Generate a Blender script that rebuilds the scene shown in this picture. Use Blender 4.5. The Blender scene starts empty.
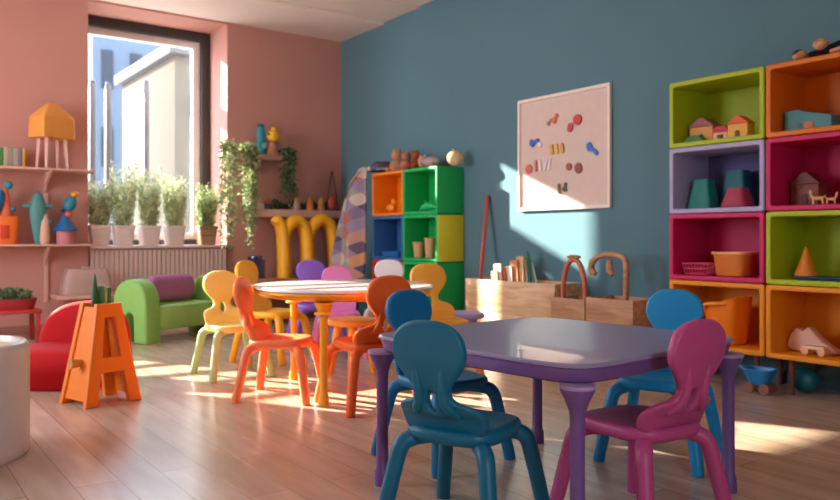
import bpy, bmesh, math, random
from mathutils import Vector, Matrix
R = math.radians
PI = math.pi
rng = random.Random(7)
S = bpy.context.scene
COL = S.collection

# ------------------------------------------------------------------ materials
def lin(h):
    h = h.lstrip('#')
    v = [int(h[i:i+2], 16)/255 for i in (0, 2, 4)]
    return tuple((c/12.92 if c <= .04045 else ((c+.055)/1.055)**2.4) for c in v) + (1,)

def nodes(name):
    m = bpy.data.materials.new(name); m.use_nodes = True
    nt = m.node_tree
    return m, nt, nt.nodes['Principled BSDF']

_mats = {}
def plastic(h, rough=.38, var=.06, scale=14, bump=.03, spec=.5, coat=0.0):
    """moulded plastic / paint: a colour with slight procedural mottling and a fine bump"""
    key = (h, rough, var, scale, bump, spec, coat)
    if key in _mats: return _mats[key]
    m, nt, p = nodes('paint_' + h)
    tc = nt.nodes.new('ShaderNodeTexCoord')
    n = nt.nodes.new('ShaderNodeTexNoise'); n.inputs['Scale'].default_value = scale; n.inputs['Detail'].default_value = 4
    nt.links.new(tc.outputs['Object'], n.inputs['Vector'])
    mx = nt.nodes.new('ShaderNodeMix'); mx.data_type = 'RGBA'
    c = lin(h)
    mx.inputs['A'].default_value = tuple(max(0, x*(1-var)) for x in c[:3]) + (1,)
    mx.inputs['B'].default_value = tuple(min(1, x*(1+var)) for x in c[:3]) + (1,)
    nt.links.new(n.outputs['Fac'], mx.inputs['Factor'])
    nt.links.new(mx.outputs['Result'], p.inputs['Base Color'])
    b = nt.nodes.new('ShaderNodeBump'); b.inputs['Strength'].default_value = bump; b.inputs['Distance'].default_value = .01
    n2 = nt.nodes.new('ShaderNodeTexNoise'); n2.inputs['Scale'].default_value = scale*12
    nt.links.new(tc.outputs['Object'], n2.inputs['Vector'])
    nt.links.new(n2.outputs['Fac'], b.inputs['Height']); nt.links.new(b.outputs['Normal'], p.inputs['Normal'])
    p.inputs['Roughness'].default_value = rough
    p.inputs['Specular IOR Level'].default_value = spec
    p.inputs['Coat Weight'].default_value = coat
    _mats[key] = m
    return m

def fabric(h, var=.12):
    return plastic(h, rough=.9, var=var, scale=30, bump=.25, spec=.15)

def wood(h, h2, scale=5, rough=.55, axis='X'):
    key = ('wood', h, h2, scale, axis)
    if key in _mats: return _mats[key]
    m, nt, p = nodes('wood_' + h)
    tc = nt.nodes.new('ShaderNodeTexCoord')
    mp = nt.nodes.new('ShaderNodeMapping')
    s = {'X': (1, 9, 9), 'Y': (9, 1, 9), 'Z': (9, 9, 1)}[axis]
    mp.inputs['Scale'].default_value = s
    nt.links.new(tc.outputs['Object'], mp.inputs['Vector'])
    n = nt.nodes.new('ShaderNodeTexNoise'); n.inputs['Scale'].default_value = scale; n.inputs['Detail'].default_value = 6; n.inputs['Distortion'].default_value = .6
    nt.links.new(mp.outputs['Vector'], n.inputs['Vector'])
    r = nt.nodes.new('ShaderNodeValToRGB')
    r.color_ramp.elements[0].position = .35; r.color_ramp.elements[0].color = lin(h2)
    r.color_ramp.elements[1].position = .62; r.color_ramp.elements[1].color = lin(h)
    nt.links.new(n.outputs['Fac'], r.inputs['Fac']); nt.links.new(r.outputs['Color'], p.inputs['Base Color'])
    b = nt.nodes.new('ShaderNodeBump'); b.inputs['Strength'].default_value = .12; b.inputs['Distance'].default_value = .005
    nt.links.new(n.outputs['Fac'], b.inputs['Height']); nt.links.new(b.outputs['Normal'], p.inputs['Normal'])
    p.inputs['Roughness'].default_value = rough
    _mats[key] = m
    return m

def wall_paint(h, var=.05):
    m = plastic(h, rough=.85, var=var, scale=1.3, bump=.08, spec=.2)
    return m

def floor_mat():
    m, nt, p = nodes('oak_planks')
    L = nt.links.new
    tc = nt.nodes.new('ShaderNodeTexCoord')
    mp = nt.nodes.new('ShaderNodeMapping'); mp.inputs['Rotation'].default_value = (0, 0, R(90))
    L(tc.outputs['Object'], mp.inputs['Vector'])
    def brick(c1, c2, mo, ms):
        b = nt.nodes.new('ShaderNodeTexBrick')
        b.inputs['Scale'].default_value = 1; b.inputs['Brick Width'].default_value = 1.25; b.inputs['Row Height'].default_value = .155
        b.inputs['Mortar Size'].default_value = ms; b.inputs['Mortar Smooth'].default_value = .3; b.offset = .37; b.offset_frequency = 2
        b.inputs['Color1'].default_value = c1; b.inputs['Color2'].default_value = c2; b.inputs['Mortar'].default_value = mo
        L(mp.outputs['Vector'], b.inputs['Vector'])
        return b
    b1 = brick(lin('#ccb7a2'), lin('#baa38d'), lin('#9a8370'), .0022)
    g = nt.nodes.new('ShaderNodeTexNoise'); g.inputs['Scale'].default_value = 3.2; g.inputs['Detail'].default_value = 7; g.inputs['Distortion'].default_value = .25
    gm = nt.nodes.new('ShaderNodeMapping'); gm.inputs['Scale'].default_value = (4.5, .6, 1)
    L(tc.outputs['Object'], gm.inputs['Vector']); L(gm.outputs['Vector'], g.inputs['Vector'])
    gr = nt.nodes.new('ShaderNodeValToRGB')
    gr.color_ramp.elements[0].position = .3; gr.color_ramp.elements[0].color = (.72, .68, .64, 1)
    gr.color_ramp.elements[1].position = .7; gr.color_ramp.elements[1].color = (1.08, 1.06, 1.04, 1)
    L(g.outputs['Fac'], gr.inputs['Fac'])
    mx = nt.nodes.new('ShaderNodeMix'); mx.data_type = 'RGBA'; mx.blend_type = 'MULTIPLY'; mx.inputs['Factor'].default_value = .8
    L(b1.outputs['Color'], mx.inputs['A']); L(gr.outputs['Color'], mx.inputs['B'])
    L(mx.outputs['Result'], p.inputs['Base Color'])
    rr = nt.nodes.new('ShaderNodeMapRange'); rr.inputs['To Min'].default_value = .2; rr.inputs['To Max'].default_value = .27
    L(g.outputs['Fac'], rr.inputs['Value']); L(rr.outputs['Result'], p.inputs['Roughness'])
    bp = nt.nodes.new('ShaderNodeBump'); bp.inputs['Strength'].default_value = .25; bp.inputs['Distance'].default_value = .003
    L(b1.outputs['Fac'], bp.inputs['Height']); bp.invert = True
    L(bp.outputs['Normal'], p.inputs['Normal'])
    p.inputs['Specular IOR Level'].default_value = .75
    return m

def clear_mat(h, alpha, rough=.15, name='clear_plastic'):
    """see-through plastic or glass: transparent mixed with glossy"""
    m = bpy.data.materials.new(name); m.use_nodes = True
    nt = m.node_tree; nt.nodes.clear()
    out = nt.nodes.new('ShaderNodeOutputMaterial')
    tr = nt.nodes.new('ShaderNodeBsdfTransparent'); tr.inputs['Color'].default_value = (.98, .99, 1, 1) if alpha < .1 else lin(h)
    pr = nt.nodes.new('ShaderNodeBsdfPrincipled'); pr.inputs['Base Color'].default_value = lin(h); pr.inputs['Roughness'].default_value = rough
    mx = nt.nodes.new('ShaderNodeMixShader')
    fr = nt.nodes.new('ShaderNodeTexNoise'); fr.inputs['Scale'].default_value = 3
    mr = nt.nodes.new('ShaderNodeMapRange'); mr.inputs['To Min'].default_value = alpha*.85; mr.inputs['To Max'].default_value = alpha*1.15
    nt.links.new(fr.outputs['Fac'], mr.inputs['Value']); nt.links.new(mr.outputs['Result'], mx.inputs['Fac'])
    nt.links.new(tr.outputs[0], mx.inputs[1]); nt.links.new(pr.outputs[0], mx.inputs[2]); nt.links.new(mx.outputs[0], out.inputs['Surface'])
    return m

def patchwork_mat():
    m, nt, p = nodes('patchwork')
    L = nt.links.new
    tc = nt.nodes.new('ShaderNodeTexCoord')
    mp = nt.nodes.new('ShaderNodeMapping'); mp.inputs['Rotation'].default_value = (R(38), 0, 0); mp.inputs['Scale'].default_value = (5, 6.5, 10)
    L(tc.outputs['Object'], mp.inputs['Vector'])
    fl = nt.nodes.new('ShaderNodeVectorMath'); fl.operation = 'FLOOR'; L(mp.outputs['Vector'], fl.inputs[0])
    wn = nt.nodes.new('ShaderNodeTexWhiteNoise'); wn.noise_dimensions = '3D'; L(fl.outputs['Vector'], wn.inputs['Vector'])
    r = nt.nodes.new('ShaderNodeValToRGB'); r.color_ramp.interpolation = 'CONSTANT'
    cs = ['#9586a0', '#bf8f7c', '#57506c', '#cf9566', '#80718c', '#b2a89f', '#bb6c54', '#989b86', '#6b5468', '#cdb9ab']
    e = r.color_ramp.elements
    e[0].color = lin(cs[0]); e[1].position = .1; e[1].color = lin(cs[1])
    for i, c in enumerate(cs[2:]):
        k = e.new(.1*(i+2)); k.color = lin(c)
    L(wn.outputs['Value'], r.inputs['Fac']); L(r.outputs['Color'], p.inputs['Base Color'])
    p.inputs['Roughness'].default_value = .9
    return m

def leaf_mat(h, h2):
    m, nt, p = nodes('leaf_' + h)
    g = nt.nodes.new('ShaderNodeNewGeometry')
    r = nt.nodes.new('ShaderNodeValToRGB')
    r.color_ramp.elements[0].color = lin(h); r.color_ramp.elements[1].color = lin(h2)
    nt.links.new(g.outputs['Random Per Island'], r.inputs['Fac']); nt.links.new(r.outputs['Color'], p.inputs['Base Color'])
    p.inputs['Roughness'].default_value = .5
    tr = nt.nodes.new('ShaderNodeBsdfTranslucent'); nt.links.new(r.outputs['Color'], tr.inputs['Color'])
    mx = nt.nodes.new('ShaderNodeMixShader'); mx.inputs['Fac'].default_value = .4
    out = nt.nodes['Material Output']
    nt.links.new(p.outputs[0], mx.inputs[1]); nt.links.new(tr.outputs[0], mx.inputs[2]); nt.links.new(mx.outputs[0], out.inputs['Surface'])
    return m

# ------------------------------------------------------------------ mesh helpers
def catmull(pts, n=8, closed=False):
    P = [Vector(p) for p in pts]
    out = []
    m = len(P)
    rngk = range(m) if closed else range(m-1)
    for i in rngk:
        if closed:
            a, b, c, d = P[(i-1) % m], P[i], P[(i+1) % m], P[(i+2) % m]
        else:
            b, c = P[i], P[i+1]
            a = P[i-1] if i > 0 else b*2-c
            d = P[i+2] if i+2 < m else c*2-b
        for k in range(n):
            t = k/n
            out.append(.5*((2*b)+(-a+c)*t+(2*a-5*b+4*c-d)*t*t+(-a+3*b-3*c+d)*t**3))
    if not closed: out.append(P[-1])
    return out

def interp(vals, k, n):
    t = k/(n-1)*(len(vals)-1); i = min(int(t), len(vals)-2); f = t-i
    return vals[i]*(1-f)+vals[i+1]*f

def box(bm, c, s, rot=None):
    m = Matrix.Translation(Vector(c))
    if rot is not None: m = m @ rot
    m = m @ Matrix.Diagonal((s[0], s[1], s[2], 1))
    return bmesh.ops.create_cube(bm, size=1, matrix=m)

def tube(bm, pts, radii, seg=14, flat=None):
    """sweep a circle (or an ellipse, flat=(a,b)) along pts; closed with caps"""
    pts = [Vector(p) for p in pts]
    n = len(pts)
    if not isinstance(radii, (list, tuple)): radii = [radii, radii]
    rings = []
    t0 = (pts[1]-pts[0]).normalized()
    up = Vector((0, 0, 1)) if abs(t0.z) < .9 else Vector((1, 0, 0))
    u = t0.cross(up).normalized()
    for i, p in enumerate(pts):
        t = (pts[min(i+1, n-1)]-pts[max(i-1, 0)]).normalized()
        u = (u-t*u.dot(t)).normalized(); v = t.cross(u)
        r = interp(radii, i, n)
        a, b = flat or (1, 1)
        rings.append([bm.verts.new(p+u*(math.cos(2*PI*k/seg)*r*a)+v*(math.sin(2*PI*k/seg)*r*b)) for k in range(seg)])
    for i in range(n-1):
        for k in range(seg):
            bm.faces.new((rings[i][k], rings[i][(k+1) % seg], rings[i+1][(k+1) % seg], rings[i+1][k]))
    bm.faces.new(rings[0][::-1]); bm.faces.new(rings[-1])

def superlathe(bm, prof, a=1, b=1, n=2, seg=48, c=(0, 0, 0), rot=0):
    """rings of a super-ellipse (n=2 round, n=6 rounded square), prof = [(scale, z)] bottom to top"""
    rings = []
    def P(s, z, k):
        th = 2*PI*k/seg
        cx, sy = math.cos(th), math.sin(th)
        x = math.copysign(abs(cx)**(2/n), cx)*a*s; y = math.copysign(abs(sy)**(2/n), sy)*b*s
        x, y = x*math.cos(rot)-y*math.sin(rot), x*math.sin(rot)+y*math.cos(rot)
        return bm.verts.new((c[0]+x, c[1]+y, c[2]+z))
    for s, z in prof:
        rings.append([bm.verts.new((c[0], c[1], c[2]+z))] if s <= 1e-6 else [P(s, z, k) for k in range(seg)])
    for A, B in zip(rings, rings[1:]):
        for k in range(seg):
            k2 = (k+1) % seg
            if len(A) == 1 and len(B) == 1: continue
            if len(A) == 1: bm.faces.new((A[0], B[k2], B[k]))
            elif len(B) == 1: bm.faces.new((A[k], A[k2], B[0]))
            else: bm.faces.new((A[k], A[k2], B[k2], B[k]))
    if len(rings[0]) > 1: bm.faces.new(rings[0][::-1])
    if len(rings[-1]) > 1: bm.faces.new(rings[-1])

def ball(bm, c, r, sx=1, sy=1, sz=1, seg=20, rot=None):
    m = Matrix.Translation(Vector(c))
    if rot is not None: m = m @ rot
    bmesh.ops.create_uvsphere(bm, u_segments=seg, v_segments=max(8, seg//2+2), radius=1, matrix=m @ Matrix.Diagonal((r*sx, r*sy, r*sz, 1)))

def outline_mesh(bm, loops, depth, bevel=.006, fn=None, res=3):
    """filled 2-D outline with holes, extruded to depth with rounded edges; (u, v, t) -> fn -> xyz"""
    cu = bpy.data.curves.new('tmp', 'CURVE'); cu.dimensions = '2D'; cu.fill_mode = 'BOTH'
    cu.extrude = max(0.0001, depth/2-bevel); cu.bevel_depth = bevel; cu.bevel_resolution = res; cu.offset = -bevel
    for lp in loops:
        sp = cu.splines.new('POLY'); sp.points.add(len(lp)-1)
        for q, p in zip(sp.points, lp): q.co = (p[0], p[1], 0, 1)
        sp.use_cyclic_u = True
    o = bpy.data.objects.new('tmp', cu); COL.objects.link(o)
    dg = bpy.context.evaluated_depsgraph_get()
    me = bpy.data.meshes.new_from_object(o.evaluated_get(dg))
    bpy.data.objects.remove(o); bpy.data.curves.remove(cu)
    fn = fn or (lambda u, v, t: (u, t, v))
    n0 = len(bm.verts)
    bm.from_mesh(me); bm.verts.ensure_lookup_table()
    vs = list(bm.verts)[n0:]
    for v in vs: v.co = Vector(fn(*v.co))
    bmesh.ops.remove_doubles(bm, verts=vs, dist=1e-5)
    bpy.data.meshes.remove(me)

def rrect(x0, x1, y0, y1, r, n=5):
    out = []
    for cx, cy, a0 in ((x1-r, y1-r, 0), (x0+r, y1-r, 90), (x0+r, y0+r, 180), (x1-r, y0+r, 270)):
        for k in range(n+1):
            a = R(a0+90*k/n); out.append((cx+r*math.cos(a), cy+r*math.sin(a)))
    return out

def new(): return bmesh.new()

def finish(name, bm, mat, parent=None, bevel=0, seg=2, smooth=35):
    if bevel:
        bmesh.ops.bevel(bm, geom=[e for e in bm.edges if len(e.link_faces) == 2 and e.calc_face_angle(0) > R(30)], offset=bevel, segments=seg, affect='EDGES', profile=.5, clamp_overlap=True)
    bmesh.ops.recalc_face_normals(bm, faces=bm.faces)
    for f in bm.faces: f.smooth = True
    for e in bm.edges:
        if len(e.link_faces) == 2: e.smooth = e.calc_face_angle(0) < R(smooth)
    me = bpy.data.meshes.new(name); bm.to_mesh(me); bm.free()
    me.materials.append(mat)
    o = bpy.data.objects.new(name, me); COL.objects.link(o)
    if parent: o.parent = parent
    return o

def thing(name, label, cat, loc=(0, 0, 0), rz=0, group=None):
    o = bpy.data.objects.new(name, None); COL.objects.link(o)
    o.location = loc; o.rotation_euler = (0, 0, rz); o.empty_display_size = .1
    o['label'] = label; o['category'] = cat
    if group: o['group'] = group
    return o

def tag(o, label, cat, group=None):
    o['label'] = label; o['category'] = cat
    if group: o['group'] = group
    return o

def struct(name, bm, mat, parent=None, bevel=0):
    o = finish(name, bm, mat, parent, bevel)
    if not parent: o['kind'] = 'structure'
    return o

def facing(fx, fy):           # rotation that turns local +y to the given direction
    return math.atan2(fy, fx)-PI/2

# camera basis, for turning a measured bearing and a real depth into a place in the room
CF, CR = (math.sin(R(36)), math.cos(R(36))), (math.cos(R(36)), -math.sin(R(36)))
def y_on(px, x):              # y where the bearing of pixel column px crosses the plane x = const
    k = (px-420)/770
    return x*(CF[1]+k*CR[1])/(CF[0]+k*CR[0])
def x_on(px, y):
    k = (px-420)/770
    return y*(CF[0]+k*CR[0])/(CF[1]+k*CR[1])

# ------------------------------------------------------------------ the room
XW, YW, ZC = 4.605, 7.93, 3.21
XL, YF = -1.9, -1.7
PINK = wall_paint('#c08b7c')
BLUE = wall_paint('#5c7f88')
CEIL = wall_paint('#f4dfd1')

bm = new(); box(bm, ((XL+XW)/2, (YF+YW+.2)/2, -.05), (XW-XL+.4, YW-YF+.6, .1)); struct('floor', bm, floor_mat())

W1 = (1.785, 3.195); W2 = (-.62, .55); YR = 8.48     # the windows' openings, the depth of their frames
bm = new()
def wb(x0, x1, z0, z1, y0=YW, y1=YW+.63): box(bm, ((x0+x1)/2, (y0+y1)/2, (z0+z1)/2), (x1-x0, y1-y0, z1-z0))
wb(XL-.2, W2[0], 0, ZC+.3); wb(W2[1], W1[0], 0, ZC+.3); wb(W1[1], XW+.2, 0, ZC+.3)
wb(*W1, 0, .79, YW+.03); wb(*W2, 0, .8); wb(*W1, 3.19, ZC+.3); wb(*W2, 2.95, ZC+.3)
struct('wall_back', bm, PINK)
bm = new(); box(bm, (XW+.1, (YF+YW)/2, 1.75), (.2, YW-YF, 3.5)); struct('wall_right', bm, BLUE)
bm = new()
box(bm, (XL-.1, 1.4, 1.75), (.2, 6.2, 3.5)); box(bm, (XL-.1, 7.1, 1.75), (.2, 1.7, 3.5))
box(bm, (XL-.1, 5.375, .4), (.2, 1.75, .8)); box(bm, (XL-.1, 5.375, 3.25), (.2, 1.75, .5))
for yy in (5.38,): box(bm, (XL-.1, yy, 1.9), (.2, .1, 2.2))
struct('wall_left', bm, PINK)
bm = new()
box(bm, (-1.2, YF-.1, 1.75), (1.8, .2, 3.5)); box(bm, (2.8, YF-.1, 1.75), (4.1, .2, 3.5))
box(bm, (.22, YF-.1, .5), (1.86, .2, 1.0)); box(bm, (.22, YF-.1, 2.85), (1.86, .2, 1.3))
struct('wall_front', bm, PINK)
# stepped ceiling: soffit along the window wall, then two shallow steps up
bm = new()
for y0, y1, z in ((7.0, YW+.66, ZC), (6.35, 7.0, ZC+.025), (YF-.2, 6.35, ZC+.045)):
    box(bm, ((XL+XW)/2, (y0+y1)/2, z+.2), (XW-XL+.6, y1-y0, .4))
struct('ceiling', bm, CEIL)
bm = new(); box(bm, (XW-.008, (YF+YW)/2, .04), (.016, YW-YF, .08)); struct('baseboard_right', bm, plastic('#4d6d78', .6), bevel=.003)
bm = new(); box(bm, ((W1[1]+XW)/2, YW-.008, .04), (XW-W1[1]-.04, .016, .08)); box(bm, ((XL+W1[0])/2, YW-.008, .04), (W1[0]-XL, .016, .08)); struct('baseboard_back', bm, plastic('#9a6a5c', .6), bevel=.003)

# the window in view
DARK = plastic('#3a3430', .5); WHITE = plastic('#e6e4e0', .4)
w = bpy.data.objects.new('window_1', None); COL.objects.link(w); w.location = (0, YR, 0); w['kind'] = 'structure'
bm = new(); outline_mesh(bm, [rrect(W1[0]-.03, W1[1], .80, 3.19, .003, 1), rrect(W1[0]+.05, W1[1]-.10, .87, 3.09, .003, 1)], .12, .004, res=1)
struct('window_frame', bm, DARK, w)
bm = new(); outline_mesh(bm, [rrect(W1[0]+.05, W1[1]-.10, .87, 3.09, .003, 1), rrect(W1[0]+.11, W1[1]-.185, .94, 3.01, .003, 1)], .07, .006, res=1)
o = struct('sash', bm, WHITE, w); o.location.y = .03
GLASS = clear_mat('#ffffff', .05, .02, 'window_glass')
bm = new(); box(bm, ((W1[0]+W1[1])/2-.03, .05, 1.975), (W1[1]-W1[0]-.27, .006, 2.08)); struct('window_pane', bm, GLASS, w)
bm = new(); box(bm, ((W1[0]+W1[1])/2, -.32, .80), (W1[1]-W1[0]-.004, .60, .03)); struct('window_sill', bm, plastic('#d2b5a6', .5), w, bevel=.006)

# the second window of that wall, beyond the left edge of the picture, with an open slatted blind
w = bpy.data.objects.new('window_2', None); COL.objects.link(w); w.location = (0, YR, 0); w['kind'] = 'structure'
bm = new(); outline_mesh(bm, [rrect(W2[0], W2[1], .8, 2.95, .003, 1), rrect(W2[0]+.07, W2[1]-.07, .87, 2.88, .003, 1)], .1, .004, res=1)
struct('window_frame', bm, DARK, w)
bm = new(); outline_mesh(bm, [rrect(W2[0], W2[1], .8, 2.95, .003, 1), rrect(W2[0]+.06, W2[1]-.06, .9, 2.85, .003, 1)], .02, .002, res=1)
for z in (1.25, 1.45, 1.62, 1.86, 2.3, 2.5, 2.62): box(bm, ((W2[0]+W2[1])/2, -.08, z), (W2[1]-W2[0]-.04, .05, .05))
struct('shutter', bm, WHITE, w)

# radiator cover of vertical ribs under the sill
bm = new()
x = 1.80
pts = []
while x < 3.14:
    pts += [(x, 7.885), (x+.012, 7.879), (x+.026, 7.879), (x+.036, 7.885)]; x += .046
pts = pts + [(3.185, 7.925), (1.80, 7.925)]
lo = [bm.verts.new((p[0], p[1], .07)) for p in pts]; hi = [bm.verts.new((p[0], p[1], .775)) for p in pts]
for k in range(len(pts)):
    k2 = (k+1) % len(pts); bm.faces.new((lo[k], lo[k2], hi[k2], hi[k]))
bm.faces.new(lo[::-1]); bm.faces.new(hi)
t = thing('radiator_cover', 'beige ribbed radiator cover under the window sill', 'radiator', (0, 0, 0))
finish('ribbed_panel', bm, plastic('#c2a394', .6), t, smooth=30)
bm = new(); box(bm, (2.49, 7.9, .035), (1.38, .05, .07)); finish('plinth', bm, plastic('#a58778', .55), t)

# ------------------------------------------------------------------ outside
bm = new(); box(bm, (6, 24, -.25), (60, 31, .1)); struct('ground', bm, plastic('#a8a49a', .9))
def block(name, label, x0, x1, y0, y1, h, wallm, cols, rows, wm, roofm):
    t = thing(name, label, 'building', ((x0+x1)/2, (y0+y1)/2, -.2))
    bm = new(); box(bm, (0, 0, h/2), (x1-x0, y1-y0, h)); finish('facade', bm, wallm, t, bevel=.03)
    for i in range(cols):
        for j in range(rows):
            bm = new(); box(bm, ((x1-x0)*((i+.5)/cols-.5), (y0-y1)/2-.02, h*(j+.55)/rows), ((x1-x0)/cols*.4, .1, h/rows*.5))
            finish('window', bm, wm, t, bevel=.01)
    bm = new(); box(bm, (0, 0, h+.12), (x1-x0+.3, y1-y0+.3, .24)); finish('roof', bm, roofm, t, bevel=.02)
    return t
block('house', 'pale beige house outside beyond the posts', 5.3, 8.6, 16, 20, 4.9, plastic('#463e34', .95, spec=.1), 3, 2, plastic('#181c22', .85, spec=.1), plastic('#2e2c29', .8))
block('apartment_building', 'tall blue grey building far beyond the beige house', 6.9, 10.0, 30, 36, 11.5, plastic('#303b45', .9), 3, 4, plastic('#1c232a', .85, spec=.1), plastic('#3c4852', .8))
t = thing('fence', 'dark metal posts standing just outside the window', 'fence', (0, 9.3, -.2))
FM = plastic('#3c3b3e', .4)
for px, zt in ((92, 2.65), (108, 2.65), (146, 2.72)):
    bm = new(); x = x_on(px, 9.3); box(bm, (x, 0, (zt+.2)/2), (.065, .065, zt+.2)); box(bm, (x, 0, zt+.2+.02), (.05, .05, .04)); finish('post', bm, FM, t, bevel=.008)
bm = new(); box(bm, (2.6, 0, .5), (1.4, .04, .06)); finish('rail', bm, FM, t)
# unseen timber frame added outside to shade and narrow the blue wall's sun patch
t = thing('sun_blocker', 'unseen pale timber frame added outside to block sun', 'sun_blocker', (0, 11.2, -.2))
for x in (.1, 2.1):
    bm = new(); box(bm, (x, 0, 1.815), (.12, .12, 3.63)); finish('post', bm, wood('#b59b7c', '#8e7355', axis='Z'), t, bevel=.01)
bm = new(); box(bm, (1.2, 0, 3.72), (2.4, .14, .18)); finish('beam', bm, wood('#b59b7c', '#8e7355'), t, bevel=.01)
bm = new(); box(bm, (.6, 0, 2.45), (.86, .05, 4.9)); finish('sun_block_panel', bm, wood('#a78c6c', '#80664a', axis='Z'), t, bevel=.01)  # added to cut the sun patch off at its right end

# ------------------------------------------------------------------ chairs
HALF = [(0, .305), (.10, .305), (.148, .330), (.160, .370), (.153, .402), (.126, .419), (.092, .428), (.070, .442), (.065, .463), (.079, .487), (.107, .517), (.130, .552), (.135, .588), (.122, .628), (.091, .655), (.05, .669), (0, .673)]
def chair_back_outline():
    h = catmull([(p[0], p[1], 0) for p in HALF], 4)
    right = [(p.x, p.y) for p in h]
    left = [(-x, z) for x, z in right[1:-1]][::-1]
    return right+left
OUT = chair_back_outline()
HOLE = [(.019*math.cos(a), .428+.036*math.sin(a)*(1 if math.sin(a) > 0 else .8)) for a in [2*PI*k/20 for k in range(20)]]
def bend(z):
    q = max(-.1, (z-.32)/.34)
    return -.150-.085*q-.018*math.sin(PI*min(1, max(0, q)))
def chair(label, loc, f, cb, cs=None, cl=None, group=None, scale=1.0):
    cs = cs or cb; cl = cl or cb
    t = thing('toddler_chair', label, 'chair', (loc[0], loc[1], 0), facing(*f), group)
    k = scale
    bm = new()
    superlathe(bm, [(0, .288), (.8, .288), (.95, .293), (1, .308), (1, .322), (.97, .333), (.9, .337), (.6, .329), (.25, .325), (0, .325)], .157, .165, 3.4, 48)
    for v in bm.verts: v.co *= k
    finish('seat', bm, cs, t, smooth=60)
    bm = new()
    outline_mesh(bm, [OUT, HOLE], .034, .013, lambda u, v, d: (u*k*.9, (bend(v)+d+(.22+1.5*max(0, min(1, (.455-v)/.08)))*u*u)*k, v*k))
    b = finish('backrest', bm, cb, t, smooth=60)
    for s in (-1, 1):
        bm = new()
        pts = catmull([(s*.074, bend(.385)+.002, .385), (s*.056, bend(.41)-.008, .41), (s*.042, bend(.44)-.013, .44), (s*.043, bend(.50)-.011, .50), (s*.052, bend(.57)-.003, .57)], 6)
        tube(bm, [p*k for p in pts], [.008*k, .017*k, .017*k, .012*k, .004*k], 10)
        finish('rib', bm, cb, b, smooth=70)
    for sx in (-1, 1):
        for sy in (-1, 1):
            bm = new()
            pts = catmull([(sx*.07, sy*.07, .292), (sx*.115, sy*.118, .291), (sx*.146, sy*.146, .268), (sx*.160, sy*.162, .20), (sx*.179, sy*.182, .09), (sx*.189, sy*.193, .03), (sx*.192, sy*.197, 0)], 5)
            tube(bm, [p*k for p in pts], [.022*k, .026*k, .027*k, .0255*k, .0245*k, .024*k, .0235*k], 14)
            finish('leg', bm, cl, t, smooth=60)
    return t

TEAL = plastic('#066480', .42, spec=.4); BLUEC = plastic('#0a6f9e', .42, spec=.4); SKY = plastic('#128bc0', .42, spec=.4)
ROSE = plastic('#b4477a', .42, spec=.4); ORANGE = plastic('#f26a26', .42, spec=.4); PEACH = plastic('#f57c48', .42, spec=.4)
YEL = plastic('#f0b52c', .42, spec=.4); SAGE = plastic('#a3b478', .4); LYEL = plastic('#f3d272', .42, spec=.4)
GP = 'chairs around the purple table'; GR = 'chairs around the round table'
chair('dark teal moulded chair seen from behind at the near left of purple table', (1.525, 1.86), (.92, .38), TEAL, group=GP, scale=.985)
chair('mid blue chair at the far side of purple table, behind the teal chair', (1.93, 2.50), (.05, -1), BLUEC, group=GP)
chair('raspberry pink chair at the near right of purple table', (2.01, 1.575), (.06, 1), ROSE, group=GP, scale=.98)
chair('bright blue chair at purple table in front of the cubes', (2.66, 1.98), (-.93, -.37), SKY, group=GP)
chair('pale yellow chair with sage green legs nearest the green sofa', (1.96, 4.78), (-.05, -1), LYEL, plastic('#d8cf7a', .4), SAGE, group=GR)
chair('golden yellow chair between sage legged chair and round table', (2.46, 5.22), (.5, -.87), YEL, group=GR, scale=1.08)
chair('peach orange chair seen in profile left of the round table', (1.92, 3.97), (.72, -.69), PEACH, group=GR)
chair('deep orange chair in front of the round table, beside its yellow leg', (2.20, 3.50), (.1, .995), ORANGE, group=GR, scale=1.05)
chair('amber yellow chair behind the deep orange chair', (3.09, 4.03), (-.3, -.95), plastic('#f6b840', .42), group=GR, scale=1.07)
chair('violet chair peeking over far edge of round table', (3.03, 5.62), (-.3, -.95), plastic('#8e62c8', .35), group=GR, scale=1.05)
chair('candy pink chair peeking over round table next to the violet one', (2.93, 5.08), (-.45, -.9), plastic('#e884c4', .35), group=GR)
chair('white chair peeking out behind the round table in front of green shelf', (3.56, 5.36), (-.6, -.8), plastic('#e9e6e4', .35), group=GR, scale=1.05)

def stool(label, loc, m, h=.36, r=.17):
    t = thing('stool', label, 'stool', (loc[0], loc[1], 0), .3)
    bm = new(); superlathe(bm, [(0, h-.04), (.9, h-.04), (1, h-.03), (1, h-.012), (.95, h), (0, h-.003)], r, r, 2.3, 36); finish('seat', bm, m, t)
    for k in range(4):
        a = PI/4+k*PI/2
        bm = new(); tube(bm, [(r*.55*math.cos(a), r*.55*math.sin(a), h-.035), (r*.85*math.cos(a), r*.85*math.sin(a), .0)], [.026, .022], 12); finish('leg', bm, m, t)
stool('orange yellow stool under the round table', (2.63, 4.38), plastic('#f3a532', .4))
stool('lavender stool standing in front of the green and yellow shelf', (3.46, 4.28), plastic('#b7a4d8', .4))

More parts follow.
